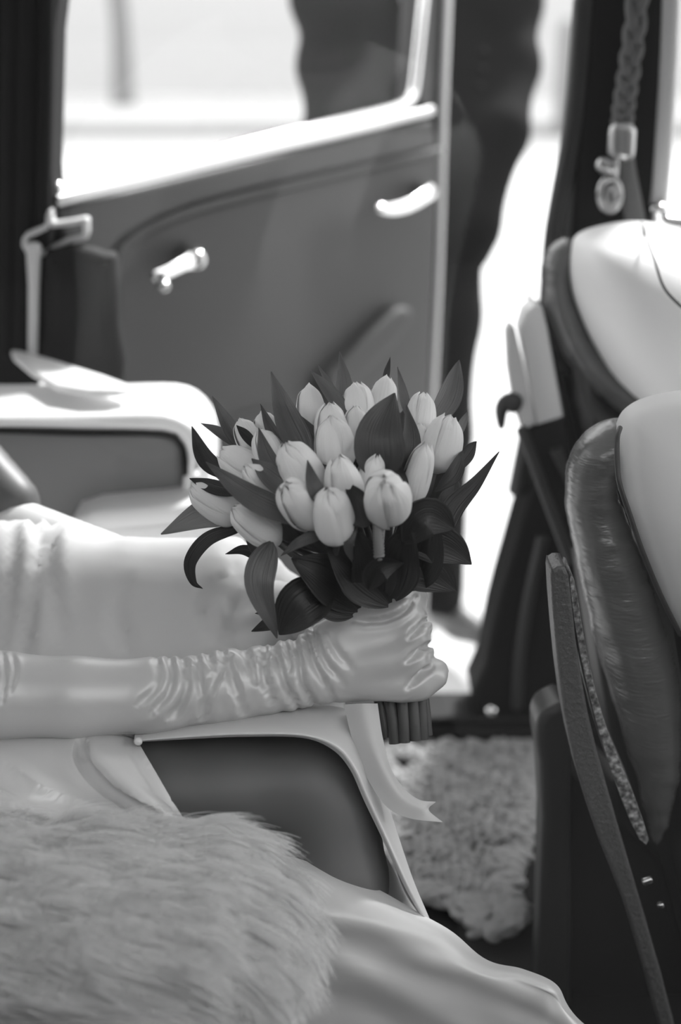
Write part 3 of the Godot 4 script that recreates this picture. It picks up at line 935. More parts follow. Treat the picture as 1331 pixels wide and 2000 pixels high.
	var rows := patch(net([
		[[-300, 1400, 1.40], [-60, 1420, 1.38], [60, 1425, 1.37], [150, 1428, 1.36], [215, 1430, 1.36], [268, 1446, 1.362]],
		[[-300, 1470, 1.32], [-60, 1468, 1.315], [60, 1470, 1.315], [140, 1476, 1.325], [200, 1474, 1.30], [284, 1474, 1.315]],
		[[-300, 1530, 1.28], [-60, 1530, 1.27], [60, 1530, 1.272], [160, 1520, 1.305], [230, 1512, 1.282], [304, 1508, 1.30]],
		[[-300, 1580, 1.25], [-60, 1560, 1.262], [60, 1565, 1.255], [200, 1560, 1.292], [270, 1552, 1.268], [328, 1550, 1.292]],
		[[-300, 1640, 1.22], [-60, 1610, 1.235], [80, 1610, 1.225], [240, 1605, 1.26], [320, 1600, 1.255], [364, 1612, 1.287]],
		[[-300, 1760, 1.20], [-60, 1700, 1.21], [100, 1700, 1.20], [250, 1700, 1.23], [340, 1700, 1.25], [420, 1700, 1.28]]]), 16, 12)
	mb.grid(rows)
	creases(mb, [[[158, 1452, 164, 1490, 205, 1538, 270, 1580, 345, 1618], 9.0, 13], [[-60, 1490, 20, 1528, 70, 1560, 150, 1590, 250, 1620], 9.0, 20], [[250, 1452, 282, 1500, 320, 1560, 352, 1606], 2.0, 10], [[-60, 1600, 40, 1585, 120, 1612], 6.0, 14]], 1.0, true)
	put("lap_fold", mb.done(), M.satin, o)
	mb = MB.new()
	mb.grid(patch(net([
		[[262, 1450, 1.345], [380, 1443, 1.335], [480, 1439, 1.328], [590, 1441, 1.325], [648, 1463, 1.33], [684, 1503, 1.34], [712, 1565, 1.35], [748, 1640, 1.355], [792, 1735, 1.36], [834, 1806, 1.372]],
		[[262, 1446, 1.341], [380, 1436, 1.33], [482, 1431, 1.322], [592, 1433, 1.319], [656, 1454, 1.323], [692, 1496, 1.333], [720, 1558, 1.344], [755, 1634, 1.35], [797, 1728, 1.355], [836, 1800, 1.37]],
		[[264, 1432, 1.36], [380, 1418, 1.352], [486, 1410, 1.345], [600, 1408, 1.345], [672, 1428, 1.35], [708, 1480, 1.356], [732, 1548, 1.362], [764, 1626, 1.366], [802, 1720, 1.368], [838, 1796, 1.376]],
		[[266, 1420, 1.40], [380, 1400, 1.40], [490, 1385, 1.40], [610, 1376, 1.40], [690, 1392, 1.405], [728, 1455, 1.41], [748, 1535, 1.41], [774, 1618, 1.405], [806, 1716, 1.40], [840, 1796, 1.39]],
		[[266, 1440, 1.47], [380, 1420, 1.47], [490, 1405, 1.47], [610, 1396, 1.47], [690, 1410, 1.47], [722, 1470, 1.47], [740, 1560, 1.46], [760, 1650, 1.45], [790, 1740, 1.44], [836, 1810, 1.42]]]), 6, 5))
	put("knee_panel", mb.done(), M.satin, o)
	put("button", tube(MB.new(), [P(270, 1448, 1.338), P(270, 1448, 1.332)], [0.0042], 12).done(), M.satin, o)
	mb = MB.new()
	mb.grid(patch(net([
		[[712, 1560, 1.47], [730, 1620, 1.46], [770, 1700, 1.45], [800, 1750, 1.44], [836, 1812, 1.42]],
		[[690, 1600, 1.48], [720, 1660, 1.47], [752, 1740, 1.45], [784, 1790, 1.43], [830, 1850, 1.40]],
		[[640, 1700, 1.48], [690, 1760, 1.46], [740, 1820, 1.43], [780, 1860, 1.40], [830, 1900, 1.37]]]), 6, 6))
	put("inner_panel", mb.done(), M.satin, o)
	mb = MB.new()
	mb.grid(patch(net([
		[[200, 1660, 1.34], [420, 1660, 1.345], [560, 1668, 1.35], [660, 1700, 1.355], [760, 1742, 1.365], [850, 1796, 1.37], [945, 1868, 1.37], [1020, 1890, 1.365], [1086, 1919, 1.36], [1120, 1958, 1.365], [1170, 2030, 1.38]],
		[[200, 1700, 1.31], [420, 1700, 1.315], [560, 1702, 1.32], [664, 1728, 1.325], [756, 1772, 1.335], [846, 1826, 1.34], [938, 1884, 1.342], [1016, 1904, 1.34], [1082, 1930, 1.335], [1114, 1974, 1.345], [1160, 2050, 1.36]],
		[[200, 1780, 1.30], [420, 1790, 1.30], [560, 1790, 1.305], [670, 1796, 1.31], [752, 1830, 1.322], [840, 1876, 1.33], [930, 1914, 1.333], [1005, 1938, 1.335], [1068, 1956, 1.33], [1096, 2000, 1.345], [1140, 2090, 1.36]],
		[[200, 1890, 1.29], [420, 1900, 1.30], [560, 1890, 1.308], [670, 1890, 1.318], [756, 1910, 1.33], [840, 1944, 1.34], [930, 1976, 1.345], [1000, 2000, 1.345], [1050, 2020, 1.345], [1076, 2060, 1.36], [1110, 2140, 1.375]],
		[[200, 2000, 1.29], [420, 2010, 1.31], [560, 2000, 1.32], [670, 2000, 1.335], [760, 2020, 1.345], [840, 2050, 1.355], [930, 2080, 1.36], [1000, 2110, 1.365], [1040, 2130, 1.37], [1070, 2160, 1.38], [1090, 2220, 1.395]],
		[[200, 2200, 1.30], [420, 2210, 1.33], [560, 2200, 1.35], [670, 2200, 1.365], [760, 2220, 1.375], [840, 2250, 1.385], [930, 2280, 1.39], [1000, 2300, 1.395], [1040, 2320, 1.40], [1070, 2340, 1.41], [1090, 2360, 1.42]]]), 8, 8))
	var sn := mb.normals()
	var sz := noise(0.004, 52, FastNoiseLite.TYPE_SIMPLEX_SMOOTH, 2)
	for i in mb.v.size():
		var q := to_px(mb.v[i])
		mb.v[i] += sn[i] * 0.009 * sz.get_noise_2d(q.x * 0.4 + q.y * 0.5, (q.y - q.x * 0.45) * 1.9)
	put("front_skirt", mb.done(), M.satin, o)
func wrinkle(mb: MB) -> void:                                 # bunched satin between elbow and hand
	var n := mb.normals()
	var nz := noise(0.01, 21, FastNoiseLite.TYPE_SIMPLEX_SMOOTH, 2)
	# creases as x, y, depth in mm, half width in pixels
	var folds := [[[612, 1228, 622, 1262, 636, 1294, 672, 1336], 2.2, 8], [[594, 1236, 606, 1276, 622, 1312, 652, 1366], 3.0, 8], [[574, 1244, 586, 1290, 594, 1340, 618, 1380], 3.4, 8], [[556, 1252, 568, 1290, 564, 1322], 2.6, 7], [[532, 1256, 548, 1304, 562, 1346, 582, 1380], 3.6, 9],
		[[518, 1268, 514, 1316, 530, 1366], 3.6, 11], [[480, 1270, 496, 1314, 500, 1336], 2.8, 9], [[436, 1276, 452, 1320, 476, 1388], 3.2, 11], [[448, 1284, 424, 1318, 404, 1360, 396, 1400], 3.2, 11], [[384, 1284, 392, 1340, 404, 1380], 2.6, 9], [[356, 1282, 366, 1330, 352, 1380, 330, 1402], 3.2, 10],
		[[330, 1280, 338, 1320, 326, 1360, 296, 1392], 2.6, 9], [[404, 1274, 418, 1300, 440, 1320], 2.0, 8], [[470, 1266, 486, 1290], 2.0, 7], [[306, 1284, 312, 1320, 300, 1350, 270, 1376], 1.6, 9], [[6, 1276, 12, 1320, 4, 1370], 2.0, 5], [[24, 1278, 30, 1310, 20, 1350], 1.6, 5],
		[[640, 1236, 654, 1268, 690, 1310], 1.0, 9], [[836, 1210, 822, 1224, 800, 1244], 4.2, 7], [[842, 1258, 824, 1270, 796, 1290], 4.2, 7], [[844, 1302, 824, 1316, 796, 1342], 4.2, 7], [[812, 1166, 784, 1198, 740, 1212, 690, 1212], 3.6, 6]]
	creases(mb, folds, 1.7)
	for i in mb.v.size():
		var q := to_px(mb.v[i])
		var fill := smoothstep(280.0, 380.0, q.x) * (1.0 - smoothstep(600.0, 680.0, q.x))
		mb.v[i] += n[i] * (0.0014 * fill * nz.get_noise_2d(q.x * 2.0, q.y))
func creases(mb: MB, folds: Array, times: float, face := false) -> void:   # valleys along lines, with a raised lip on both sides
	var n := mb.normals()
	var seg := []
	for f in folds:
		var q: Array = smooth(V2(f[0]), 4)
		for i in q.size() - 1:
			var e := minf(1.0, minf((i + 1.0) / 3.0, (q.size() - 1.0 - i) / 3.0))
			seg.append([q[i], q[i + 1], f[1] * e * 0.001, f[2]])
	for i in mb.v.size():
		var q := to_px(mb.v[i])
		var p := Vector2(q.x, q.y)
		var h := 0.0
		for s in seg:
			var a: Vector2 = s[0]
			var reach: float = s[3] * 4.0 + 20.0
			if absf(a.x - p.x) > reach or absf(a.y - p.y) > reach: continue
			var r := p.distance_to(Geometry2D.get_closest_point_to_segment(p, a, s[1])) / float(s[3])
			if r > 4.0: continue
			var d: float = s[2] * (exp(-r * r) - 0.25 * exp(-(r - 2.0) * (r - 2.0)))
			if absf(d) > absf(h): h = d
		var nn := n[i]
		if face and nn.dot(C - mb.v[i]) < 0.0: nn = -nn
		mb.v[i] -= nn * h * times

# ---------------------------------------------------------------- bouquet
func bouquet() -> void:
	var o := thing("bouquet", "bouquet of white tulips with dark leaves held in the gloved hand", "bouquet")
	var foot := P(772, 1290, 1.40)
	var throat := P(752, 1165, 1.385)
	var pet := []
	for i in 4: pet.append(petal_mesh(10 + i, 1.0, 0.2 + 0.04 * i, 0.4))
	for i in 3: pet.append(petal_mesh(20 + i, 0.89, 0.03, 1.2))
	var rng := RandomNumberGenerator.new()
	rng.seed = 4
	# tip x, y, d, base x, y, d, width
	var T := [[556, 948, 1.235, 612, 1012, 1.28, 76], [642, 956, 1.225, 656, 1046, 1.265, 76], [752, 938, 1.20, 758, 1000, 1.27, 86], [556, 866, 1.27, 612, 962, 1.30, 80], [660, 891, 1.255, 680, 990, 1.285, 68], [648, 812, 1.295, 658, 910, 1.31, 72], [644, 786, 1.33, 652, 880, 1.34, 64], [697, 746, 1.365, 702, 842, 1.36, 64],
		[696, 792, 1.335, 694, 872, 1.34, 48], [757, 735, 1.385, 738, 830, 1.37, 56], [828, 766, 1.375, 816, 850, 1.365, 56], [880, 810, 1.33, 850, 912, 1.34, 74], [834, 865, 1.285, 804, 976, 1.31, 52], [736, 887, 1.28, 716, 962, 1.30, 52], [604, 752, 1.385, 612, 840, 1.37, 54], [512, 804, 1.38, 532, 872, 1.37, 50], [468, 818, 1.37, 502, 886, 1.36, 50], [508, 838, 1.335, 540, 922, 1.34, 58],
		[430, 880, 1.345, 508, 938, 1.34, 66], [478, 908, 1.29, 548, 990, 1.31, 62], [454, 992, 1.295, 538, 1054, 1.31, 64], [372, 952, 1.37, 462, 1008, 1.36, 66], [822, 826, 1.34, 812, 892, 1.34, 36]]
	for a in T:
		var b := P(a[3], a[4], a[5])
		var t := P(a[0], a[1], a[2])
		b = t + (b - t) * 1.1
		var y: Vector3 = t - b
		var w: float = a[6] * 0.53 * a[5] / F
		var x := y.normalized().cross(Vector3.FORWARD).normalized()
		var z := x.cross(y.normalized())
		var tl := Node3D.new()
		tl.name = uniq("tulip", o)
		o.add_child(tl, true)
		tl.transform = Transform3D(Basis(x * w, y, z * w), b)
		var spin := rng.randf() * TAU
		for k in 6:
			var m := MeshInstance3D.new()
			m.name = uniq("petal", tl)
			m.mesh = pet[rng.randi() % 4] if k < 3 else pet[4 + rng.randi() % 3]
			m.material_override = M.petal
			tl.add_child(m, true)
			m.transform = Transform3D(Basis(Vector3.UP, spin + TAU / 3.0 * k + (PI / 3.0 if k > 2 else 0.0)) * Basis(Vector3.RIGHT, rng.randf_range(-0.03, 0.07)), Vector3.ZERO)
		var neck := b - y.normalized() * 0.03
		put("stalk", tube(MB.new(), smooth([b + y * 0.03, neck, throat + (b - throat) * 0.12, foot + (b - throat) * 0.06], 5), [0.0035], 8).done(), M.stem, tl)
	# blades: points x, y, d ...; width in pixels; material; cup, fold, twist, blunt, teeth, curl
	var L := [
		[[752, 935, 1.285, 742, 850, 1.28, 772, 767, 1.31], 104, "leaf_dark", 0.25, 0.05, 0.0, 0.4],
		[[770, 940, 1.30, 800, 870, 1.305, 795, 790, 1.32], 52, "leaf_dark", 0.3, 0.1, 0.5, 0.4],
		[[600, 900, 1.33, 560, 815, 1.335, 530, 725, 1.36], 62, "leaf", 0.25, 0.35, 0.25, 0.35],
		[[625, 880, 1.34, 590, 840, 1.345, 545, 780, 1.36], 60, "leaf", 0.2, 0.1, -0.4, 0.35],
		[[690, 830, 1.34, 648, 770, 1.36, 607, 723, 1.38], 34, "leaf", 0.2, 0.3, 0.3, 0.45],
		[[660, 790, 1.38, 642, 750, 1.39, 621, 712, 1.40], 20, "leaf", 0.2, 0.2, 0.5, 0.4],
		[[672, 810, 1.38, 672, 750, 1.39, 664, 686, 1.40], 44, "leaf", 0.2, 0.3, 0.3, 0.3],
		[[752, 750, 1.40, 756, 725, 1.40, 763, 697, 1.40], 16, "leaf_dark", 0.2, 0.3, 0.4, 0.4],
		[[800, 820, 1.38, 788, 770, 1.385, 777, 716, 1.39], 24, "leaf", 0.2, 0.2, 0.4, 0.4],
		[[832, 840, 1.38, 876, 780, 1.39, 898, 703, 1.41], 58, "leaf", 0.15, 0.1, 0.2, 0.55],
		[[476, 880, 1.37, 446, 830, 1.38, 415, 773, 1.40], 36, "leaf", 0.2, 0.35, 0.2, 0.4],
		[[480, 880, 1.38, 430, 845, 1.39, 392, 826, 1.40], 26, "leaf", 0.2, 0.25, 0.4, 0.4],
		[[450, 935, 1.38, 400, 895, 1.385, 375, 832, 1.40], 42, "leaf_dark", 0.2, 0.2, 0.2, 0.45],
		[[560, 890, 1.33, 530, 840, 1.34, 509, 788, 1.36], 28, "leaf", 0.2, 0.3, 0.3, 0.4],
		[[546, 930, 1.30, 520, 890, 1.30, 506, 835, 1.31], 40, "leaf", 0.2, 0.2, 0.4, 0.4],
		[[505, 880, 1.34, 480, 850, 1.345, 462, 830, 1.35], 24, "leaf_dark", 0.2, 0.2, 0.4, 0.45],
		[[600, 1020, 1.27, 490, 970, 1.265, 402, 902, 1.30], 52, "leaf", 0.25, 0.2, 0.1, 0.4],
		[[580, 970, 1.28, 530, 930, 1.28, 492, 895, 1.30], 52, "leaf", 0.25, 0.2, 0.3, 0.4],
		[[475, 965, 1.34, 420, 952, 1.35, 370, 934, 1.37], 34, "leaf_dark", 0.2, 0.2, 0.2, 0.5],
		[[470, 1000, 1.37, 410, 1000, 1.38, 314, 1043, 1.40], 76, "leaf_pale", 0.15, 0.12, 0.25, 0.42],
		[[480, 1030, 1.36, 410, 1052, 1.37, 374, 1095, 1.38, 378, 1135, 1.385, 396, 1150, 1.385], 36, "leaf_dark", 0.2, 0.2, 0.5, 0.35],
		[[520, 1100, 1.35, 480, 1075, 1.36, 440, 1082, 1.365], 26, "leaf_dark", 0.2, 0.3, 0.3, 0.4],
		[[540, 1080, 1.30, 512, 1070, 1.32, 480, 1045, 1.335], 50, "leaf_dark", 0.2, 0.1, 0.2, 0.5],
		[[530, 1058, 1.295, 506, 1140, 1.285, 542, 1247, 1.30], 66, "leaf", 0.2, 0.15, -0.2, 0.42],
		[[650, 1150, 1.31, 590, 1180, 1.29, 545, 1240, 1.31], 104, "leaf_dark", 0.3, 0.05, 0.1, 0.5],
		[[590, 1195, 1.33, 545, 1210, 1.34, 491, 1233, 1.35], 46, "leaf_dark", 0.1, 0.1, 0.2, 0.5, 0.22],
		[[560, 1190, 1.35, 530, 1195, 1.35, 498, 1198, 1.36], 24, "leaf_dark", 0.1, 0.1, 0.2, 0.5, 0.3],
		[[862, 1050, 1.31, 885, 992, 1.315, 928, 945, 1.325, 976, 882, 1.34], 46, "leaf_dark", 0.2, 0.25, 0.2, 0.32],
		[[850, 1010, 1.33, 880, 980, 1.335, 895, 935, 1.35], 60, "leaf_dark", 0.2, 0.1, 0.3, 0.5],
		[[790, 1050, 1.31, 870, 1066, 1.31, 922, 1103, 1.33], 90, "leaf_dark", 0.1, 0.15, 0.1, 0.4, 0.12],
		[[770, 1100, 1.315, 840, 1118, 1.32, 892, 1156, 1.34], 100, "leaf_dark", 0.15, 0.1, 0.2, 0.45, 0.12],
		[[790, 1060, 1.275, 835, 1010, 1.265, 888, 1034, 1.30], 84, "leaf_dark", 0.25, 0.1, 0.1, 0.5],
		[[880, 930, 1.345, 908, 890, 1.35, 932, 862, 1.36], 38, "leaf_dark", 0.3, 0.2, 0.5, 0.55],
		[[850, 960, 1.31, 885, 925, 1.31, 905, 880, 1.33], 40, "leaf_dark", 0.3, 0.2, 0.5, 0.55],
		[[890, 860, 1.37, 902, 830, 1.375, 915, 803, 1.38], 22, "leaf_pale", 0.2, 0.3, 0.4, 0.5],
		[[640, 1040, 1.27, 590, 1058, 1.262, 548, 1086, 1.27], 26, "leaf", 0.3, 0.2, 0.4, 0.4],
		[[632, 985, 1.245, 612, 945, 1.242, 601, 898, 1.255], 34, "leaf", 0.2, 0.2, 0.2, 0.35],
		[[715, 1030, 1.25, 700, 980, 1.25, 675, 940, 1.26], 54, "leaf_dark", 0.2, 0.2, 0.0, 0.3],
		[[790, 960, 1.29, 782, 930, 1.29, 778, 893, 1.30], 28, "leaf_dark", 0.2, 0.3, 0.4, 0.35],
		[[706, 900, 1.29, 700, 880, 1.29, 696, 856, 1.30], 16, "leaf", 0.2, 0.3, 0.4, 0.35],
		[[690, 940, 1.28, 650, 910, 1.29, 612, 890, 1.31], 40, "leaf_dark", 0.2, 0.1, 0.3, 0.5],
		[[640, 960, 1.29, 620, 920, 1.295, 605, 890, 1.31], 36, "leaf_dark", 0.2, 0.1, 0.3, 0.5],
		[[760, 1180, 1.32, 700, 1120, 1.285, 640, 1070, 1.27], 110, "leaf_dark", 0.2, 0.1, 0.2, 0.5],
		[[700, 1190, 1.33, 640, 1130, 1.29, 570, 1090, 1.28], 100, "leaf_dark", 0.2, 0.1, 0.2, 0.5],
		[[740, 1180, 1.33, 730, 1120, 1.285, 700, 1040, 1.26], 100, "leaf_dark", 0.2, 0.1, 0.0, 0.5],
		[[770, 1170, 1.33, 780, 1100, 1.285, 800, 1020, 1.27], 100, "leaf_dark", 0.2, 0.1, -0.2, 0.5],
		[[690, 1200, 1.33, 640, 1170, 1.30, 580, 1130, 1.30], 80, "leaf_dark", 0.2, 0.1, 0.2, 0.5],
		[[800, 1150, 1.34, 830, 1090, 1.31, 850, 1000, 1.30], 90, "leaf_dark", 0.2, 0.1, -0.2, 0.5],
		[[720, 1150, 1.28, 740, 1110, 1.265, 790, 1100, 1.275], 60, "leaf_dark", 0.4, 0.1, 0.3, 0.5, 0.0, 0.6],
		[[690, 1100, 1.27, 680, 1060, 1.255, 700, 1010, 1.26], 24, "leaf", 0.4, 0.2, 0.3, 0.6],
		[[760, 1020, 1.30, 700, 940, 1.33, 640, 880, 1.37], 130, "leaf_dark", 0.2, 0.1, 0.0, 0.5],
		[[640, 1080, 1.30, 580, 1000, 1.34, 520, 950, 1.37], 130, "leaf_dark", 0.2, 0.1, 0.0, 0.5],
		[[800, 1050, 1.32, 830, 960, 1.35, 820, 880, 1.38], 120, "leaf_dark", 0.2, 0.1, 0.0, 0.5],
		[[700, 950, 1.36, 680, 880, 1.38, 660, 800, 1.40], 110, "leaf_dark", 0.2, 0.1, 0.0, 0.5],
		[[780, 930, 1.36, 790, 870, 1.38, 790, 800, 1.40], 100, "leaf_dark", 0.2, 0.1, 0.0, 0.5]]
	for a in L:
		var pts := []
		for i in range(0, a[0].size(), 3): pts.append(P(a[0][i], a[0][i + 1], a[0][i + 2]))
		var wd: float = a[1] * 1.3 / F
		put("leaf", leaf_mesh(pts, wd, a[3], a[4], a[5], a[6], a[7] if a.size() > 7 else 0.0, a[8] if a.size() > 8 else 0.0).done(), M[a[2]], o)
	# wrapped wire stem with its tape
	var mb := MB.new()
	var c := smooth([P(737, 1000, 1.25), P(738, 1045, 1.252), P(741, 1090, 1.262)], 6)
	tube(mb, c, [0.0042], 10)
	var ws := put("wrapped_stem", mb.done(), M.tape, o)
	mb = MB.new()
	var hl := []
	for i in 220:
		var t := i / 219.0
		var q: Vector3 = c[0].lerp(c[-1], t)
		hl.append(q + Vector3(cos(t * TAU * 14), 0, sin(t * TAU * 14)) * 0.0042)
	tube(mb, hl, [0.0011], 5)
	put("tape", mb.done(), M.tape, ws)
	# cut stems below the hand
	var i := 0
	for a in [[742, 1370, 754, 1440, 1.378], [762, 1370, 772, 1452, 1.372], [786, 1370, 790, 1450, 1.37], [806, 1368, 812, 1446, 1.372], [822, 1362, 826, 1444, 1.376], [826, 1350, 834, 1436, 1.382], [800, 1360, 800, 1440, 1.392], [775, 1360, 776, 1444, 1.395]]:
		put("cut_stem", tube(MB.new(), [P(a[0] - 2, a[1] - 140, a[4] + 0.005), P(a[0], a[1], a[4]), P((a[0] + a[2]) * 0.5 + 1, (a[1] + a[3]) * 0.5, a[4]), P(a[2], a[3], a[4])], [0.0055, 0.0058, 0.0056, 0.0058], 10, 1.0, Vector3.ZERO, false).done(), M.stem, o)
		i += 1
	# satin ribbon tails
	mb = MB.new()
	mb.grid(patch(net([
		[[672, 1376, 1.355], [690, 1450, 1.352], [718, 1520, 1.35], [755, 1575, 1.345], [800, 1598, 1.342], [866, 1606, 1.345]],
		[[708, 1374, 1.345], [724, 1450, 1.343], [752, 1515, 1.343], [784, 1558, 1.342], [822, 1580, 1.342], [838, 1582, 1.348]],
		[[738, 1374, 1.355], [748, 1440, 1.352], [764, 1500, 1.35], [790, 1540, 1.348], [820, 1562, 1.346], [852, 1566, 1.352]]]), 8, 6))
	put("ribbon_tail", mb.done(), M.ribbon, o)

# ---------------------------------------------------------------- fur stole
func stole() -> void:
	var o := thing("fur_stole", "long haired white fur stole lying across the bride's lap", "stole")
	var rows := patch(net([
		[[-200, 1604, 1.25], [0, 1610, 1.245], [150, 1616, 1.24], [300, 1624, 1.24], [390, 1626, 1.245], [460, 1644, 1.255], [505, 1672, 1.265]],
		[[-200, 1632, 1.19], [0, 1638, 1.19], [150, 1644, 1.19], [300, 1650, 1.195], [400, 1656, 1.20], [480, 1690, 1.21], [540, 1740, 1.225]],
		[[-200, 1720, 1.12], [0, 1720, 1.12], [150, 1720, 1.12], [300, 1720, 1.125], [410, 1735, 1.135], [490, 1770, 1.15], [550, 1815, 1.18]],
		[[-200, 1820, 1.08], [0, 1820, 1.08], [150, 1820, 1.08], [290, 1820, 1.085], [395, 1835, 1.095], [470, 1860, 1.11], [525, 1890, 1.14]],
		[[-200, 1910, 1.06], [0, 1910, 1.06], [150, 1910, 1.06], [280, 1915, 1.065], [370, 1925, 1.075], [440, 1940, 1.09], [490, 1960, 1.11]],
		[[-200, 2080, 1.05], [0, 2080, 1.05], [150, 2080, 1.05], [260, 2080, 1.06], [330, 2080, 1.07], [380, 2070, 1.085], [420, 2060, 1.10]]]), 20, 24)
	var mb := MB.new()
	mb.grid(rows)
	var pn := mb.normals()
	var streak := noise(0.02, 15, FastNoiseLite.TYPE_SIMPLEX_SMOOTH, 3)
	for i in mb.v.size():
		var q := to_px(mb.v[i])
		var bend := q.y - 0.35 * maxf(q.x - 330.0, 0.0) * maxf(q.x - 330.0, 0.0) / 260.0
		mb.v[i] += pn[i] * (0.007 * streak.get_noise_2d(q.x * 0.22, bend * 1.1) * signf(pn[i].dot(C - mb.v[i])))
	put("pelt", mb.done(), M.fur, o)
	# hair tufts combed to the right and down
	var tuft := MB.new()
	var rng := RandomNumberGenerator.new()
	rng.seed = 9
	for k in 5:
		var off := Vector3(rng.randf_range(-0.004, 0.004), rng.randf_range(0.0, 0.002), rng.randf_range(-0.004, 0.004))
		var ln := rng.randf_range(0.75, 1.0)
		var row := []
		var n := 6
		for i in n:
			var t := float(i) / (n - 1)
			var q := off + Vector3(0.06 * t * ln, 0.009 * sin(t * 2.6) + 0.0012 * k * t, off.z * t * 3.0)
			var w := 0.0007 * (1.0 - t * 0.85)
			row.append(PackedVector3Array([q + Vector3(0, 0, w), q + Vector3(0, w, 0), q - Vector3(0, 0, w)]))
		tuft.grid(row, true)
	var mm := MultiMesh.new()
	mm.transform_format = MultiMesh.TRANSFORM_3D
	mm.mesh = tuft.done()
	var nrm := mb.normals()
	var w_ := (rows[0] as PackedVector3Array).size()
	var h_ := rows.size()
	var count := 15000
	mm.instance_count = count
	var nz := noise(1.4, 6)
	for i in count:
		var u := rng.randf() * (w_ - 1.001)
		var v := rng.randf() * (h_ - 1.001)
		var a := int(v) * w_ + int(u)
		var fu := u - int(u)
		var fv := v - int(v)
		var p: Vector3 = mb.v[a].lerp(mb.v[a + 1], fu).lerp(mb.v[a + w_].lerp(mb.v[a + w_ + 1], fu), fv)
		var nn := nrm[a]
		if nn.dot(C - p) < 0: nn = -nn
		var du := u / w_
		var dv := v / h_
		var dir := (mb.v[a + 1] - mb.v[a]).normalized() + (mb.v[a + w_] - mb.v[a]).normalized() * (0.15 + 0.9 * smoothstep(0.6, 1.0, du) + 0.5 * nz.get_noise_2d(p.x * 8.0, p.y * 8.0) + rng.randf_range(-0.12, 0.12))
		if dv < 0.12: dir += Vector3(0, 0.12 * rng.randf(), -0.1)
		dir = (dir - nn * dir.dot(nn)).normalized()
		var s := rng.randf_range(0.6, 1.15)
		var b := Basis(dir, nn, dir.cross(nn)) * Basis(Vector3.RIGHT, rng.randf_range(-0.5, 0.5))
		mm.set_instance_transform(i, Transform3D(b.scaled(Vector3.ONE * s), p - nn * 0.001))
	var mi := MultiMeshInstance3D.new()
	mi.name = "fur"
	mi.multimesh = mm
	mi.material_override = M.fur
	mi.set_meta("kind", "stuff")
	o.add_child(mi, true)

# ---------------------------------------------------------------- woven mat
func floor_mat() -> void:
	var o := thing("floor_mat", "pale nubbly woven mat with frayed edges lying on the car floor", "mat")
	var nz := noise(6.0, 12)
	var base := 0.372
	var place := func(x: float, y: float) -> Vector3: return PY(x, y, base)
	var mb := MB.new()
	slab(mb, V2([700, 1436, 800, 1424, 900, 1432, 1000, 1424, 1046, 1430, 1044, 1500, 1036, 1580, 1010, 1660, 990, 1700, 984, 1770, 1000, 1790, 985, 1810, 950, 1822, 930, 1790, 900, 1765, 800, 1745, 650, 1745]), 1, place, Vector3(0, -0.01, 0), 0.004)
	put("backing", mb.done(), M.carpet, o)
	# looped knots
	var k := MB.new()
	var ring := []
	for i in 15:
		var a := TAU * i / 14.0
		ring.append(Vector3(cos(a) * 0.0075, 0.004 + 0.003 * sin(a * 2.0), sin(a) * 0.0075))
	tube(k, ring, [0.004], 7, 1.0, Vector3.UP, false)
	var poly := PackedVector2Array()
	for q in V2([690, 1440, 800, 1426, 900, 1434, 1000, 1426, 1044, 1432, 1042, 1500, 1034, 1580, 1008, 1660, 988, 1700, 982, 1770, 998, 1790, 985, 1808, 950, 1820, 930, 1788, 900, 1762, 800, 1742, 650, 1742]):
		var w: Vector3 = place.call(q.x, q.y)
		poly.append(Vector2(w.x, w.z))
	var rng := RandomNumberGenerator.new()
	rng.seed = 31
	var tr := []
	for i in 90:
		for j in 110:
			var p := Vector2(-0.05 + i * 0.0125 + rng.randf_range(-0.002, 0.002), -2.0 + j * 0.0125 + rng.randf_range(-0.002, 0.002))
			if not Geometry2D.is_point_in_polygon(p, poly): continue
			var n := nz.get_noise_2d(p.x * 2.5, p.y * 2.5)
			if n < -0.25 and rng.randf() < 0.8: continue
			var rosette := maxf(0.0, 1.0 - p.distance_to(Vector2(0.225, -1.73)) / 0.035)
			tr.append(Transform3D(Basis(Vector3(rng.randf_range(-1, 1), 0.4, rng.randf_range(-1, 1)).normalized(), rng.randf_range(-0.8, 0.8)).scaled(Vector3.ONE * rng.randf_range(0.8, 1.35)), Vector3(p.x, base + 0.003 + 0.012 * maxf(n, -0.2) + 0.012 * rosette, p.y)))
	for i in 340:                                              # frayed threads round the edge
		var e := rng.randi() % poly.size()
		var q := poly[e].lerp(poly[(e + 1) % poly.size()], rng.randf())
		if q.x < 0.0: continue
		tr.append(Transform3D(Basis(Vector3(rng.randf_range(-1, 1), rng.randf_range(-1, 1), rng.randf_range(-1, 1)).normalized(), rng.randf_range(0, 3.0)).scaled(Vector3(2.2, 1.0, 1.6)), Vector3(q.x + rng.randf_range(-0.006, 0.006), base + 0.006, q.y + rng.randf_range(-0.006, 0.006))))
	var mm := MultiMesh.new()
	mm.transform_format = MultiMesh.TRANSFORM_3D
	mm.mesh = k.done()
	mm.instance_count = tr.size()
	for i in tr.size(): mm.set_instance_transform(i, tr[i])
	var mi := MultiMeshInstance3D.new()
	mi.name = "wool_loops"
	mi.multimesh = mm
	mi.material_override = M.mat_wool
	mi.set_meta("kind", "stuff")
	o.add_child(mi, true)

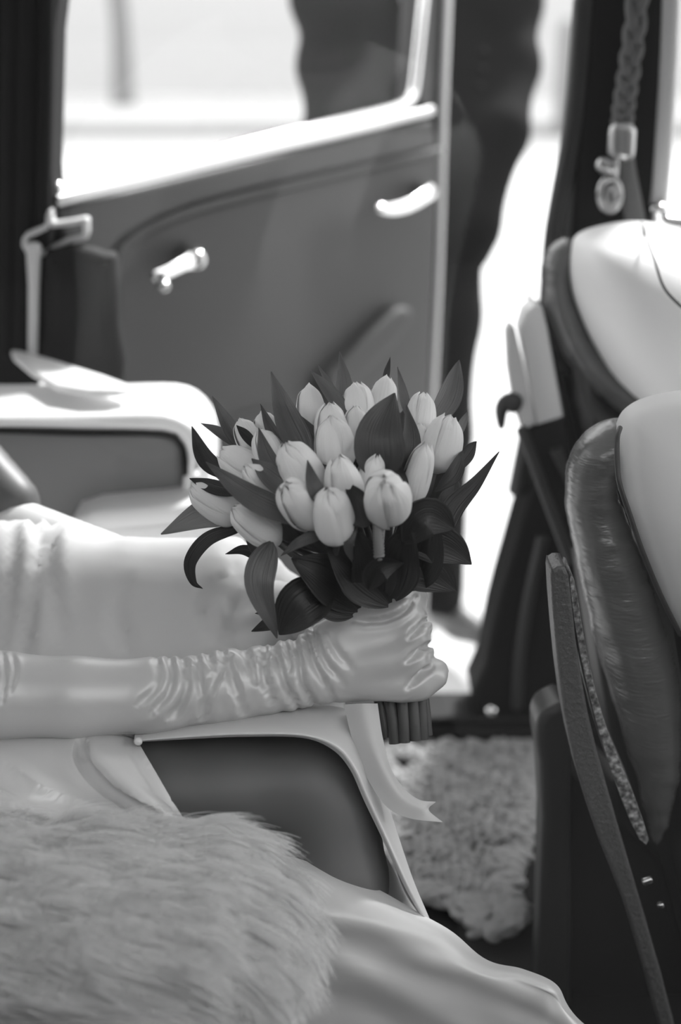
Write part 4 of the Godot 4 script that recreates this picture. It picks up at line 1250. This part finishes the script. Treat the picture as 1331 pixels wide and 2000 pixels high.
# ---------------------------------------------------------------- braided grab strap
func strap() -> void:
	var o := thing("grab_strap", "braided grab strap hanging down the black centre pillar with a metal ring", "strap")
	var line := smooth([PZ(1262, -200, 1.995), PZ(1246, 0, 1.995), PZ(1232, 120, 1.995), PZ(1220, 200, 1.995), PZ(1215, 255, 1.995)], 30)
	for k in 3:
		var pts := []
		for i in line.size():
			var t := i * 0.16 + TAU * k / 3.0
			pts.append(line[i] + Vector3(cos(t) * 0.0085, 0, sin(t * 2.0) * 0.005))
		put("strand", tube(MB.new(), pts, [0.0075], 8).done(), M.rope, o)
	var f := put("ferrule", tube(MB.new(), [PZ(1218, 250, 1.99), PZ(1217, 256, 1.99), PZ(1214, 298, 1.99), PZ(1213, 304, 1.99)], [0.018, 0.019, 0.019, 0.018], 20, 0.7, Vector3.RIGHT).done(), M.steel, o)
	put("tail", tube(MB.new(), smooth([PZ(1218, 300, 1.99), PZ(1224, 340, 1.99), PZ(1236, 400, 1.99), PZ(1246, 450, 1.99)], 5), [0.014], 10, 0.5, Vector3.RIGHT).done(), M.rope, o)
	put("knob", tube(MB.new(), [PZ(1172, 318, 1.985), PZ(1186, 326, 1.985), PZ(1200, 334, 1.985)], [0.009, 0.012, 0.008], 12).done(), M.steel, o)
	put("link", tube(MB.new(), [PZ(1204, 312, 1.975), PZ(1204, 330, 1.975), PZ(1203, 345, 1.98)], [0.004], 8).done(), M.steel, o)
	var ring := []
	var inner := []
	for i in 33:
		var a := TAU * i / 32.0
		ring.append(PZ(1192 + 20 * cos(a), 381 + 32 * sin(a), 1.98))
		inner.append(PZ(1194 + 8 * cos(a), 385 + 20 * sin(a), 1.98))
	put("ring", tube(MB.new(), ring, [0.0048], 10, 1.0, Vector3.BACK, false).done(), M.steel, o)
	put("ring_plate", tube(MB.new(), inner, [0.0035], 8, 1.0, Vector3.BACK, false).done(), M.steel, o)
	var mb := MB.new()
	tube(mb, smooth([PZ(1254, 436, 1.86), PZ(1260, 450, 1.80), PZ(1268, 478, 1.70), PZ(1280, 510, 1.64), PZ(1300, 565, 1.60), PZ(1345, 612, 1.59)], 6), [0.0016], 6)
	put("cord", mb.done(), M.shell, o)

# ---------------------------------------------------------------- photographer, seen only as a reflection in the near glass
func photographer() -> void:
	var o := thing("person", "photographer in a pale jacket reflected in the near window glass", "person")
	var j := [[Vector3(-0.06, 1.36, 0.32), Vector3(-0.06, 1.26, 0.30), 0.13, 0.12]]
	j += [[Vector3(-0.16, 1.36, 0.34), Vector3(-0.15, 1.21, 0.22), 0.065, 0.05], [Vector3(-0.15, 1.21, 0.22), Vector3(-0.07, 1.40, 0.10), 0.05, 0.035]]
	j += [[Vector3(0.04, 1.38, 0.34), Vector3(0.02, 1.20, 0.24), 0.07, 0.055], [Vector3(0.02, 1.20, 0.24), Vector3(0.06, 1.40, 0.10), 0.05, 0.035]]
	put("jacket", blob(j, 0.014, 70.0).done(), M.jacket_pale, o)
	j = [[Vector3(-0.06, 1.16, 0.31), Vector3(-0.06, 0.85, 0.31), 0.13, 0.15], [Vector3(-0.13, 0.8, 0.30), Vector3(-0.14, 0.08, 0.32), 0.1, 0.06], [Vector3(0.02, 0.8, 0.30), Vector3(0.04, 0.08, 0.32), 0.1, 0.06]]
	put("trousers", blob(j, 0.016, 70.0).done(), M.suit, o)
	j = [[Vector3(-0.05, 1.40, 0.32), Vector3(-0.03, 1.50, 0.26), 0.055, 0.055], [Vector3(-0.02, 1.56, 0.22), Vector3(-0.02, 1.62, 0.24), 0.085, 0.09], [Vector3(-0.02, 1.50, 0.16), Vector3(-0.02, 1.54, 0.16), 0.045, 0.05]]
	j += [[Vector3(-0.07, 1.41, 0.10), Vector3(-0.05, 1.44, 0.09), 0.03, 0.02], [Vector3(0.06, 1.41, 0.10), Vector3(0.05, 1.44, 0.09), 0.03, 0.02]]
	put("body", blob(j, 0.010, 110.0).done(), M.skin, o)
	put("hair", blob([[Vector3(-0.02, 1.64, 0.28), Vector3(-0.02, 1.52, 0.32), 0.09, 0.07]], 0.012, 90.0).done(), M.hair, o)
	for x in [-0.14, 0.04]:
		put("shoe", blob([[Vector3(x, 0.045, 0.36), Vector3(x, 0.035, 0.18), 0.045, 0.035]], 0.01, 90.0).done(), M.shoe, o)
